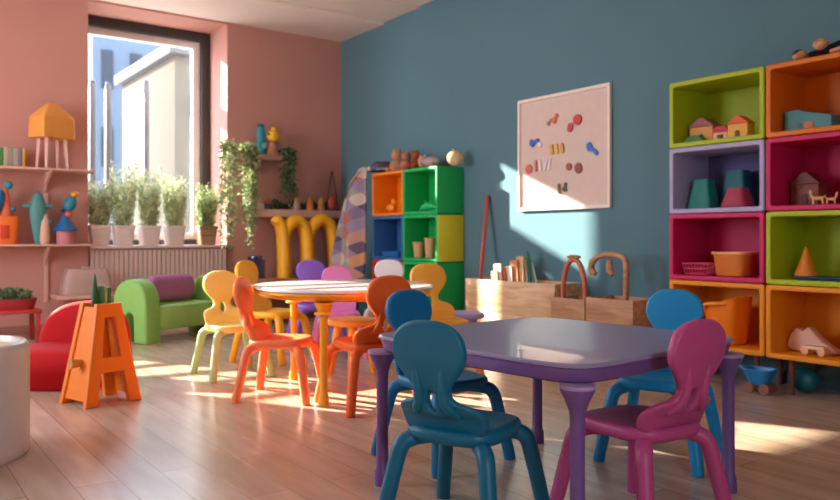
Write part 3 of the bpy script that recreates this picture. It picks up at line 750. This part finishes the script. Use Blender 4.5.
# ------------------------------------------------------------------ left wall shelves and their toys
SHM = plastic('#d8a995', .55)
def plank(name, label, x0, x1, y0, y1, z, th, m, brackets=()):
    t = thing(name, label, 'shelf', ((x0+x1)/2, (y0+y1)/2, z))
    bm = new(); box(bm, (0, 0, -th/2), (x1-x0, y1-y0, th)); finish('board', bm, m, t, bevel=.004)
    for bx in brackets:
        bm = new(); d = y1-y0
        outline_mesh(bm, [[(d/2-.001, -th), (-d/2+.03, -th), (-d/2+.03, -th-.02), (d/2-.05, -.15), (d/2-.03, -.2), (d/2-.001, -.2)]], .025, .003, lambda u, v, q: (bx-(x0+x1)/2+q, u, v), res=1)
        finish('bracket', bm, m, t)
    return t
plank('wall_shelf', 'upper pink shelf on left wall holding the orange lantern house', .6, 1.78, 7.60, YW, 1.525, .02, SHM, (1.40,))
plank('wall_shelf', 'middle pink shelf on left wall holding three wooden figures', .6, 1.78, 7.68, YW, .835, .02, SHM, (1.40,))
plank('wall_shelf', 'low pink shelf on left wall holding a clear tub', 1.43, 2.0, 7.52, 7.86, .36, .03, SHM, ())
for x in (1.47, 1.96):
    bm = new()
bm = new(); box(bm, (1.41, YW-.012, .80), (.035, .02, 1.02)); tag(finish('shelf_upright', bm, SHM, bevel=.003), 'slim pink upright rail on left wall below the shelves', 'rail')
t = thing('side_table', 'low red shelf table holding a tray of plants', 'table', (1.02, 7.35, 0))
REDM = plastic('#b5332c', .5)
bm = new(); box(bm, (0, 0, .27), (.46, .36, .03)); finish('table_top', bm, REDM, t, bevel=.005)
for sx in (-1, 1):
    for sy in (-1, 1):
        bm = new(); box(bm, (sx*.2, sy*.15, .127), (.035, .035, .255)); finish('leg', bm, REDM, t, bevel=.004)
t = thing('lantern_house', 'orange toy house on four pale stilts on the upper shelf', 'toy house', (x_on(52, 7.745), 7.745, 1.526), R(24))
LM = plastic('#e09a44', .6); STILT = plastic('#d9a893', .55)
for sx in (-1, 1):
    for sy in (-1, 1):
        bm = new(); tube(bm, [(sx*.105, sy*.07, 0), (sx*.09, sy*.055, .3)], [.014, .022], 4); finish('stilt', bm, STILT, t)
bm = new(); superlathe(bm, [(0, .28), (1, .28), (1.02, .29), (.98, .46), (0, .46)], .165, .115, 14, 56); finish('body', bm, LM, t)
bm = new(); superlathe(bm, [(0, .46), (1, .46), (.98, .475), (.35, .585), (.2, .605), (0, .61)], .165, .115, 10, 56); finish('roof', bm, LM, t)
for k, (px, h, c, l) in enumerate(((.5, .17, '#3f7a3a', 'green'), (4.2, .18, '#b8a884', 'khaki'), (9, .175, '#8f8a78', 'thick grey'), (14.5, .17, '#a59a86', 'stone'), (19, .18, '#7c6a84', 'mauve'), (22.5, .175, '#d9a426', 'mustard'))):
    bm = new(); w = (.03, .03, .05, .04, .03, .022)[k]
    box(bm, (0, 0, h/2), (w, .15, h)); o = finish('book', bm, plastic(c, .7), bevel=.003); o.location = (x_on(px, 7.8), 7.8, 1.526); tag(o, f'{l} book standing in row beside the orange lantern house', 'book', 'books on the upper left shelf')
# three figures
t = thing('wooden_figure', 'orange pot figure with blue wing at left of middle shelf', 'toy figure', (x_on(6, 7.79), 7.79, .836))
bm = new(); superlathe(bm, [(0, 0), (.8, 0), (.9, .02), (1.05, .23), (.95, .25), (0, .25)], .10, .075, 3, 36); finish('pot', bm, plastic('#e8701c', .55), t)
bm = new(); box(bm, (-.02, -.077, .11), (.07, .01, .12)); finish('patch', bm, plastic('#c53a1a', .55), t, bevel=.004)
bm = new(); superlathe(bm, [(0, .24), (.8, .24), (.5, .40), (.2, .50), (0, .5)], .07, .06, 2, 28); finish('body', bm, plastic('#c9603c', .55), t)
bm = new(); ball(bm, (-.075, -.02, .37), .1, .55, .5, 1.25, rot=Matrix.Rotation(.25, 4, 'Y')); finish('wing', bm, plastic('#1d6f9e', .5), t)
bm = new(); ball(bm, (.02, -.01, .53), .036); finish('head', bm, plastic('#1f8a9a', .5), t)
bm = new(); ball(bm, (.055, -.02, .315), .024); finish('bead', bm, plastic('#1f7a92', .5), t)
t = thing('wooden_figure', 'teal fish shaped figure standing upright on middle shelf', 'toy figure', (x_on(38, 7.79), 7.79, .836))
TL = plastic('#4f8a84', .55)
bm = new(); superlathe(bm, [(0, 0), (.35, 0), (.6, .08), (.95, .24), (1, .33), (.75, .41), (.5, .45), (0, .49)], .072, .055, 2, 32); finish('body', bm, TL, t)
bm = new(); tube(bm, catmull([(-.13, 0, .36), (-.08, 0, .345), (0, 0, .355), (.08, 0, .345), (.115, 0, .35)], 5), [.022, .024, .03, .024, .02], 12); finish('arms', bm, TL, t)
bm = new(); superlathe(bm, [(0, 0), (.8, 0), (1, .05), (.9, .2), (.4, .28), (0, .29)], .045, .04, 2, 24, (.052, -.02, 0)); finish('belly', bm, plastic('#d9a98e', .55), t)
bm = new(); ball(bm, (.095, -.03, .2), .02); finish('bead', bm, plastic('#1f7a92', .5), t)
t = thing('wooden_figure', 'blue bird figure on cone and pink base on middle shelf', 'toy figure', (x_on(65, 7.79), 7.79, .836))
bm = new(); superlathe(bm, [(0, 0), (.95, 0), (1, .01), (1, .12), (0, .12)], .075, .07, 2, 32); finish('base', bm, plastic('#c77f82', .55), t)
bm = new(); superlathe(bm, [(0, .12), (.96, .12), (1, .128), (.5, .21), (.12, .285), (0, .285)], .108, .1, 2, 36); finish('skirt', bm, plastic('#1b5f96', .5), t)
bm = new(); superlathe(bm, [(0, .25), (.8, .25), (1, .27), (.7, .30), (0, .31)], .04, .038, 2, 24, (.03, 0, 0)); finish('collar', bm, plastic('#d8552c', .55), t)
bm = new(); ball(bm, (.045, 0, .375), .068, .85, .8, 1.1, rot=Matrix.Rotation(.3, 4, 'Y')); finish('body', bm, plastic('#2a7f92', .5), t)
bm = new(); ball(bm, (.085, 0, .465), .034, 1.1, 1, .85); finish('hat', bm, plastic('#eb9a1f', .5), t)
bm = new(); ball(bm, (-.03, -.01, .315), .024, 1.3, 1, .8); finish('tail', bm, plastic('#33505e', .5), t)
# tub on the low shelf
CL = clear_mat('#f2e0d6', .3, .2, 'milky_clear')
t = thing('plastic_tub', 'milky clear plastic tub turned over on low shelf', 'tub', (x_on(86, 7.69), 7.69, .361))
bm = new(); superlathe(bm, [(1.06, 0), (1.06, .012), (.98, .016), (.86, .17), (.74, .24), (0, .245)], .235, .15, 5, 48); finish('shell', bm, CL, t)
bm = new(); superlathe(bm, [(0, .245), (.4, .245), (.42, .25), (.4, .262), (0, .262)], .1, .07, 3, 24); finish('grip', bm, CL, t)

# ------------------------------------------------------------------ plants
LG = leaf_mat('#64804a', '#ccd49a'); LD = leaf_mat('#405c3a', '#86996a'); LH = leaf_mat('#8c9c60', '#f0ecc4')
def leaf(bm, p, d, l, w, r):
    d = d.normalized()
    s = d.cross(Vector((r.uniform(-1, 1), r.uniform(-1, 1), r.uniform(-.3, 1)))).normalized()
    n = d.cross(s)
    a = bm.verts.new(p); b = bm.verts.new(p+d*l*.5+s*w+n*w*.3); c = bm.verts.new(p+d*l); e = bm.verts.new(p+d*l*.5-s*w+n*w*.3)
    bm.faces.new((a, b, c)); bm.faces.new((a, c, e))
def bush(bm, base, r0, h, spread, stems, per, l, w, r):
    for k in range(stems):
        a = r.uniform(0, 2*PI); q = r0*math.sqrt(r.random())
        p0 = Vector((base[0]+q*math.cos(a), base[1]+q*math.sin(a), base[2]))
        hh = h*r.uniform(.5, 1.0); lean = Vector((math.cos(a)*spread*r.random(), math.sin(a)*spread*.7*r.random(), 1))
        for i in range(per):
            t_ = (i+.6)/per; p = p0+lean*(hh*t_)
            d = Vector((r.uniform(-1, 1), r.uniform(-1, 1), r.uniform(.2, 1.3)))
            leaf(bm, p, d, l*r.uniform(.6, 1.2), w, r)
POT = plastic('#d9c3b6', .6)
lab = ['white square pot of feathery herb at left end of window sill', 'white square pot of tall herb second from left on window sill', 'white square pot of herb in middle of window sill', 'white square pot of herb fourth along the window sill', 'brown wooden pot of dark herb at right end of window sill']
for k, px in enumerate((99, 123, 149, 174, 206)):
    last = k == 4
    t = thing('potted_herb', lab[k], 'potted plant', (x_on(px, 8.02), 8.02, .816), 0, 'herb pots on the window sill')
    bm = new(); superlathe(bm, [(0, 0), (.78, 0), (.8, .01), (.98, .17), (1.03, .172), (1.03, .2), (.94, .2), (.92, .18), (0, .175)], .1, .095, 9, 48); finish('pot', bm, wood('#a5805f', '#7c5a3c') if last else POT, t)
    r = random.Random(40+k)
    bm = new(); bush(bm, (0, 0, .175), .075, (.48, .66, .62, .56, .48)[k], .3, 120, 17, .055, .008, r)
    for v in bm.verts:
        v.co.y = max(-.16, min(v.co.y, .14)); v.co.x = max(-.112, min(v.co.x, .112))
    finish('foliage', bm, LG if last else LH, t, smooth=180)
    bm = new()
    for i in range(9):
        a = i*2.4; tube(bm, [(.05*math.cos(a), .05*math.sin(a), .17), (.09*math.cos(a), .07*math.sin(a), .17+.28)], [.003, .0015], 5)
    finish('stem', bm, plastic('#8f9460', .7), t)
def trailing(label, loc, strands, length, wid, m, seed, potr=.07, one=False):
    t = thing('trailing_plant', label, 'hanging plant', loc)
    r = random.Random(seed)
    bm = new(); superlathe(bm, [(0, 0), (.75, 0), (.78, .01), (1, .05), (.92, .05), (.9, .042), (0, .04)], potr, potr, 2, 28); finish('pot', bm, plastic('#8a6a58', .7), t)
    bl = new(); bs = new()
    bush(bl, (0, 0, .035), potr*.8, .035, .5, 20, 5, .04, .014, r)
    for k in range(strands):
        a = r.uniform(0, 2*PI); ox, oy = math.cos(a), math.sin(a)*.6-.25
        if one: ox = abs(ox)
        L = length*r.uniform(.45, 1.0); e = Vector((ox*wid*r.uniform(.5, 1.1), -(loc[1]-7.678)-r.uniform(0, .07), 0))
        pts = catmull([(ox*.03, oy*.03, .04), (e.x*.6, e.y*.7, .06), (e.x, e.y-.02, .03), (e.x+r.uniform(-.03, .03), e.y-.01, -L*.5), (e.x+r.uniform(-.04, .04), e.y, -L)], 7)
        tube(bs, pts, .003, 5)
        for p in pts[11:]:
            for q in range(3):
                leaf(bl, p+Vector((r.uniform(-.015, .015), r.uniform(-.015, .0), r.uniform(-.03, .03))), Vector((r.uniform(-1, 1), r.uniform(-1, .0), r.uniform(-1, .3))), r.uniform(.035, .06), .013, r)
    finish('vine', bs, plastic('#5d6a3e', .7), t); finish('foliage', bl, m, t, smooth=180)
SW = plastic('#c9a18d', .55)
plank('floating_shelf', 'small pale shelf high on pink wall between trailing plants', 3.10, 3.745, 7.70, YW, 1.79, .05, SW, (3.5,))
trailing('long trailing green plant spilling beside the window', (3.19, 7.81, 1.791), 28, 1.02, .18, LG, 5)
trailing('shorter dark trailing plant at right end of the small shelf', (3.70, 7.87, 1.791), 13, .55, .13, LD, 9, .04, True)
t = thing('toy_figure', 'turquoise toy figure on small shelf', 'toy figure', (x_on(261, 7.83), 7.83, 1.791))
bm = new(); superlathe(bm, [(0, 0), (1, 0), (1.02, .02), (.8, .17), (.85, .26), (.6, .31), (0, .32)], .055, .05, 2.4, 28); finish('body', bm, plastic('#2c93a4', .5), t)
bm = new(); ball(bm, (.02, -.04, .1), .03, 1.1, .6, 1.2); finish('belly', bm, plastic('#7fb8c0', .5), t)
bm = new(); ball(bm, (-.01, -.01, .325), .03, 1.4, 1, .6); finish('cap', bm, plastic('#1f6f80', .5), t)
t = thing('toy_figure', 'yellow headed toy figure on small shelf next to turquoise one', 'toy figure', (x_on(272.5, 7.75), 7.75, 1.791))
bm = new(); superlathe(bm, [(0, 0), (1, 0), (1, .03), (.7, .09), (.45, .14), (0, .15)], .06, .055, 2, 24); finish('body', bm, plastic('#c98a6a', .55), t)
bm = new(); ball(bm, (.01, 0, .21), .068, 1.05, .9, 1); h = finish('head', bm, plastic('#f0b51c', .5), t)
bm = new(); ball(bm, (.02, 0, .285), .034, 1, .8, .8); finish('crest', bm, plastic('#f0b51c', .5), h)
bm = new(); ball(bm, (-.055, -.02, .225), .024, 1.2, .8, .7); finish('beak', bm, plastic('#3f8a4a', .5), h)

# mantel shelf and the small toys on it
plank('mantel_shelf', 'long thick pink shelf on back wall above the yellow letter', 3.40, XW-.01, 7.66, YW, 1.20, .085, SW)
def gnome(label, px, h, c1, c2, y=7.73):
    t = thing('toy_gnome', label, 'toy gnome', (x_on(px, y), y, 1.201), 0, 'small toys on the mantel shelf')
    bm = new(); superlathe(bm, [(0, 0), (.9, 0), (1, .02), (.75, h*.5), (0, h*.52)], .045, .045, 2, 20); finish('body', bm, plastic(c1, .6), t)
    bm = new(); superlathe(bm, [(0, h*.48), (.9, h*.48), (.55, h*.7), (0, h)], .042, .042, 2, 20); finish('hat', bm, plastic(c2, .6), t)
gnome('red hatted toy gnome at left end of mantel shelf', 251.5, .16, '#d8d0cc', '#cf4a30')
gnome('white toy gnome with tan hat beside the red hatted gnome', 260.5, .13, '#e6d6cc', '#c48a64')
gnome('navy bodied toy gnome with rust hat on mantel shelf', 268, .13, '#43405a', '#c06a3c')
gnome('pale toy gnome with peach hat below the trailing plant', 297, .2, '#b88a70', '#c99070')
gnome('orange toy gnome in middle of mantel shelf', 310, .19, '#e07a34', '#d8862c')
gnome('golden toy gnome right of the orange gnome', 321, .17, '#b87a4a', '#d89a4c')
t = thing('toy_tent', 'small red toy hanging in a dark triangular stand on mantel shelf', 'toy', (x_on(332, 7.74), 7.74, 1.201))
DK = plastic('#4a3a3a', .6)
bm = new(); tube(bm, [(-.085, 0, 0), (-.006, 0, .44)], .008, 8); tube(bm, [(.085, 0, 0), (.006, 0, .44)], .008, 8); ball(bm, (0, 0, .44), .014); tube(bm, [(-.088, 0, .012), (.088, 0, .012)], .008, 8); finish('stand', bm, DK, t)
bm = new(); superlathe(bm, [(0, .02), (.7, .02), (1, .08), (.6, .15), (0, .2)], .06, .04, 2, 20); finish('toy', bm, plastic('#b5402f', .6), t)
bm = new()
r = random.Random(3)
for k in range(420):
    u = r.random(); leaf(bm, Vector((u*.72, r.uniform(-.03, .03), r.uniform(0.01, .07+.03*math.sin(u*20)))), Vector((r.uniform(-1, 1), r.uniform(-1, .5), r.uniform(0, 1))), .05, .014, r)
for v in bm.verts: v.co.z = max(.0, v.co.z)
o = finish('leaf_garland', bm, LD, smooth=180); o.location = (3.68, 7.87, 1.201); tag(o, 'dark green leaf garland lying along the mantel shelf', 'garland')

# plants in the red tray
t = thing('plant_tray', 'red tray of small leafy plants on low red shelf table', 'plant tray', (1.06, 7.32, .286))
bm = new(); superlathe(bm, [(0, 0), (.85, 0), (1, .09), (.95, .09), (.82, .015), (0, .015)], .17, .11, 3, 40); finish('tray', bm, plastic('#9c2026', .5), t)
bm = new(); superlathe(bm, [(0, .012), (.83, .014), (.9, .062), (0, .066)], .17, .11, 3, 40); finish('soil', bm, plastic('#4a3428', .9), t)
bm = new(); bush(bm, (0, 0, .055), .12, .12, .6, 50, 5, .05, .016, random.Random(8)); finish('foliage', bm, LD, t, smooth=180)

# ------------------------------------------------------------------ low bench and big letter
t = thing('low_bench', 'low wooden bench against back wall below the mantel shelf', 'bench', (3.82, 7.64, 0))
bm = new(); box(bm, (0, 0, .44), (1.1, .46, .04)); finish('bench_top', bm, wood('#b98a64', '#98694a'), t, bevel=.006)
for s in (-1, 1):
    bm = new(); box(bm, (s*.5, 0, .21), (.04, .42, .42)); finish('leg', bm, wood('#b98a64', '#98694a', axis='Z'), t, bevel=.005)
bm = new(); box(bm, (0, .19, .3), (.955, .025, .14)); finish('rail', bm, wood('#a57852', '#8a5d3c'), t)
t = thing('letter_m', 'big chunky yellow letter m standing on the low bench', 'letter', (3.97, 7.56, .461))
bm = new()
fl = (1.42, 1.1)
tube(bm, catmull([(-.40, 0, .58), (-.36, 0, .61), (-.31, 0, .52), (-.29, 0, .3), (-.285, 0, .05), (-.285, 0, 0)], 6), [.045, .055, .06, .062, .065, .062], 14, fl)
tube(bm, catmull([(-.29, 0, .42), (-.24, 0, .55), (-.14, 0, .615), (-.05, 0, .55), (-.015, 0, .4), (-.005, 0, .2), (0, 0, .05), (0, 0, 0)], 6), [.055, .058, .06, .065, .068, .07, .072, .07], 14, fl)
tube(bm, catmull([(0, 0, .42), (.06, 0, .56), (.17, 0, .63), (.28, 0, .56), (.32, 0, .4), (.335, 0, .2), (.345, 0, .05), (.345, 0, 0)], 6), [.055, .058, .062, .066, .066, .066, .068, .066], 14, fl)
finish('strokes', bm, plastic('#f7b01c', .45), t, smooth=60)
bm = new()
tube(bm, catmull([(-.30, -.06, .5), (-.275, -.077, .3), (-.275, -.077, .03)], 6), .012, 8)
tube(bm, catmull([(-.22, -.073, .52), (-.14, -.062, .575), (-.06, -.064, .50), (-.02, -.07, .3), (-.01, -.07, .03)], 6), .012, 8)
tube(bm, catmull([(.08, -.073, .53), (.17, -.062, .59), (.26, -.064, .52), (.31, -.068, .3), (.33, -.068, .03)], 6), .012, 8)
finish('ridge', bm, plastic('#d98408', .45), t)
for k, (c, h, l) in enumerate((('#2b3550', .23, 'navy'), ('#4a3242', .21, 'plum'), ('#3c4a66', .24, 'slate blue'), ('#6a3f3a', .20, 'maroon'))):
    bm = new(); box(bm, (0, 0, h/2), (.03, .16, h)); o = finish('book', bm, plastic(c, .7), bevel=.003); o.location = (3.36+.034*k, 7.66, .461); tag(o, f'{l} book in short row on bench left of yellow letter', 'book', 'books on the low bench')

# ------------------------------------------------------------------ green sofa
t = thing('toddler_sofa', 'small green sofa with arched arms in front of the radiator', 'sofa', (2.30, 6.93, 0), facing(.42, -.91))
GS = plastic('#86bb5a', .6); GS2 = plastic('#9bce6c', .6)
def arch_outline(d, h, slot):
    top = [(d*math.cos(PI*k/14)*1.0, h-.2+.2*math.sin(PI*k/14)) for k in range(15)]
    pts = [(d*1.04, 0)]+top+[(-d*1.04, 0), (-slot*1.2, 0)]+[(-slot*math.cos(PI*k/8), h*.38+slot*math.sin(PI*k/8)) for k in range(9)]+[(slot*1.2, 0)]
    return pts
for s in (-1, 1):
    bm = new(); outline_mesh(bm, [arch_outline(.2, .54, .048)], .17, .024, lambda u, v, q: (s*.43+q, u, v), res=4); finish('arm', bm, GS, t, smooth=50)
bm = new(); superlathe(bm, [(0, .10), (.92, .10), (1, .13), (1, .26), (.95, .30), (.8, .312), (0, .315)], .345, .2, 7, 56); finish('seat', bm, GS2, t, smooth=50)
bm = new(); outline_mesh(bm, [rrect(-.345, .345, .1, .47, .08, 6)], .1, .04, lambda u, v, q: (u, -.17+q, v)); finish('backrest', bm, GS, t, smooth=50)
bm = new(); outline_mesh(bm, [rrect(-.27, .27, .0, .23, .08, 6)], .11, .055, lambda u, v, q: (u, -.06+q, v+.327)); o = finish('cushion', bm, fabric('#b2709a')); o.parent = None
o.location = t.location; o.rotation_euler = t.rotation_euler; tag(o, 'dusty purple cushion leaning on back of green sofa', 'cushion')

# ------------------------------------------------------------------ red armchair, easel, drum
t = thing('toddler_armchair', 'low red upholstered chair behind the orange letter stand', 'armchair', (1.03, 5.12, 0), facing(-.6, -.8))
RS = plastic('#b00c10', .75, spec=.2)
bm = new(); superlathe(bm, [(0, 0), (.9, 0), (.95, .015), (.97, .08), (1.03, .10), (1.05, .15), (1.02, .2), (.9, .228), (.5, .235), (0, .237)], .29, .29, 4.5, 56); finish('seat', bm, RS, t, smooth=60)
bm = new(); outline_mesh(bm, [[(p.x, p.y) for p in catmull([(-.265, .05, 0), (-.285, .22, 0), (-.25, .36, 0), (-.16, .45, 0), (0, .48, 0), (.16, .45, 0), (.25, .36, 0), (.285, .22, 0), (.265, .05, 0), (0, .04, 0)], 5, True)]], .17, .06, lambda u, v, q: (u, -.27-.1*(v-.05)+q+.5*u*u, v), res=4); finish('backrest', bm, RS, t, smooth=60)

t = thing('letter_a_stand', 'orange letter A shaped stand on the floor in front of red chair', 'stand', (1.075, 4.42, 0), R(17))
OA = plastic('#e8780e', .45)
def a_frame(w, h, wt, th):
    def edge(z): return w+(wt-w)*z/h
    outer = [(-edge(0), 0), (-edge(0)+.075, 0), (-edge(.17)+.07, .17), (edge(.17)-.07, .17), (edge(0)-.075, 0), (edge(0), 0), (edge(h), h), (-edge(h), h)]
    hole = [(-edge(.25)+.07, .25), (edge(.25)-.07, .25), (edge(h-.075)-.055, h-.075), (-edge(h-.075)+.055, h-.075)]
    return outer, hole
bm = new(); a, b = a_frame(.165, .54, .072, .03); outline_mesh(bm, [a, b], .035, .008, lambda u, v, q: (u, -.09+.05*(v/.54)+q, v)); finish('front_frame', bm, OA, t)
bm = new(); outline_mesh(bm, [a, b], .035, .008, lambda u, v, q: (u, .15-.05*(v/.54)+q, v)); finish('back_frame', bm, OA, t)
for s in (-1, 1):
    bm = new()
    V = []
    for z in (.03, .52):
        e = .165+(.072-.165)*z/.54-.012
        for yy in (-.09+.05*z/.54, .15-.05*z/.54):
            for dx in (-.012, .0): V.append(bm.verts.new((s*(e+dx), yy, z)))
    for f in ((0, 1, 3, 2), (4, 6, 7, 5), (0, 4, 5, 1), (2, 3, 7, 6), (0, 2, 6, 4), (1, 5, 7, 3)): bm.faces.new([V[i] for i in f])
    finish('side_panel', bm, OA, t)
    bm = new(); tube(bm, [(s*.12, .03, .225), (s*.175, .03, .225)], [.02, .026], 14); finish('knob', bm, plastic('#c98a3c', .5), t)
bm = new(); box(bm, (0, .03, .455), (.15, .09, .012)); finish('tray', bm, OA, t)
CG = leaf_mat('#2a5a34', '#3f7a3f')
t2 = thing('toy_plant', 'pointed dark green toy leaf sticking out of orange A stand', 'toy plant', (1.075-.034*.956-.03*.292, 4.42-.034*.292+.03*.956, .4625))
bm = new(); superlathe(bm, [(0, 0), (.6, 0), (.9, .06), (1, .12), (.5, .2), (.15, .235), (0, .24)], .018, .018, 2, 18); finish('leaf', bm, plastic('#2a5a36', .6), t2)
bm = new(); ball(bm, (-.006, 0, .075), .017, 1, .9, 1.4); finish('bud', bm, plastic('#7a4a22', .6), t2)
for k, (dx, h, c, l) in enumerate(((.036, .17, '#3f8a4c', 'bright green'), (.058, .155, '#9fb07a', 'pale sage'), (.08, .16, '#2f7a40', 'deep green'))):
    bm = new(); box(bm, (0, 0, h/2), (.018, .05, h)); o = finish('folder', bm, plastic(c, .6), bevel=.003); o.location = (1.075+(dx-.04)*.956-.03*.292, 4.42+(dx-.04)*.292+.03*.956, .462); o.rotation_euler = (0, 0, R(17)); tag(o, f'{l} card folder standing in top of orange A stand', 'folder', 'folders in the orange stand')

t = thing('drum_table', 'cream round drum table at left edge of the room', 'drum table', (.275, 3.66, 0))
CRM = plastic('#cfc2b8', .35, coat=.2)
bm = new(); superlathe(bm, [(0, 0), (.96, 0), (.99, .012), (1, .04), (1, .43), (.985, .455), (.95, .467), (.88, .468), (.86, .455), (.85, .43), (0, .43)], .31, .31, 2, 72); finish('body', bm, CRM, t, smooth=50)
bm = new(); superlathe(bm, [(0, .4305), (.82, .4305), (.83, .438), (.8, .445), (0, .446)], .31, .31, 2, 48); finish('inset', bm, plastic('#d8c684', .6), t)

# ------------------------------------------------------------------ light: sun and sky through the windows
sun = bpy.data.lights.new('sun', 'SUN'); sun.energy = 22; sun.angle = R(.6); sun.color = (1, .88, .72)
so = bpy.data.objects.new('sun', sun); COL.objects.link(so)
so.rotation_euler = Vector((.50, -1, -.425)).to_track_quat('-Z', 'Y').to_euler(); so.location = (-6, 20, 9)
wd = bpy.data.worlds.new('sky'); S.world = wd; wd.use_nodes = True
nt = wd.node_tree; bg = nt.nodes['Background']
tc = nt.nodes.new('ShaderNodeTexCoord'); sp = nt.nodes.new('ShaderNodeSeparateXYZ'); nt.links.new(tc.outputs['Generated'], sp.inputs[0])
rp = nt.nodes.new('ShaderNodeValToRGB'); rp.color_ramp.elements[0].color = (.80, .88, 1, 1); rp.color_ramp.elements[1].color = (.55, .75, 1, 1); rp.color_ramp.elements[1].position = .8
nt.links.new(sp.outputs['Z'], rp.inputs['Fac']); nt.links.new(rp.outputs['Color'], bg.inputs['Color']); bg.inputs['Strength'].default_value = 10
def portal(loc, rot, sx, sy):
    l = bpy.data.lights.new('portal', 'AREA'); l.shape = 'RECTANGLE'; l.size = sx; l.size_y = sy; l.cycles.is_portal = True
    o = bpy.data.objects.new('portal', l); COL.objects.link(o); o.location = loc; o.rotation_euler = rot
portal(((W1[0]+W1[1])/2, YR+.1, 2.0), (R(-90), 0, 0), 1.33, 2.35)
portal(((W2[0]+W2[1])/2, YR+.1, 1.9), (R(-90), 0, 0), 1.17, 2.1)
portal((XL-.05, 5.375, 1.9), (0, R(-90), 0), 2.2, 1.75)
portal((.22, YF-.05, 1.6), (R(90), 0, 0), 1.05, 1.2)

# ------------------------------------------------------------------ camera
cam = bpy.data.cameras.new('camera'); co = bpy.data.objects.new('camera', cam); COL.objects.link(co)
co.location = (0, 0, .9); co.rotation_euler = (R(90), 0, R(-36)); cam.sensor_width = 36; cam.lens = 770/840*36; cam.shift_y = -13/840; cam.clip_start = .05; cam.clip_end = 200
cam.dof.use_dof = True; cam.dof.focus_distance = 2.7; cam.dof.aperture_fstop = 3.2
S.camera = co
S.view_settings.view_transform = 'Standard'; S.view_settings.look = 'None'; S.view_settings.gamma = 1; S.view_settings.exposure = 0.72
S.cycles.use_denoising = True; S.cycles.max_bounces = 10; S.cycles.diffuse_bounces = 5; S.cycles.transparent_max_bounces = 12
S.cycles.caustics_reflective = False; S.cycles.caustics_refractive = False; S.cycles.sample_clamp_indirect = 6
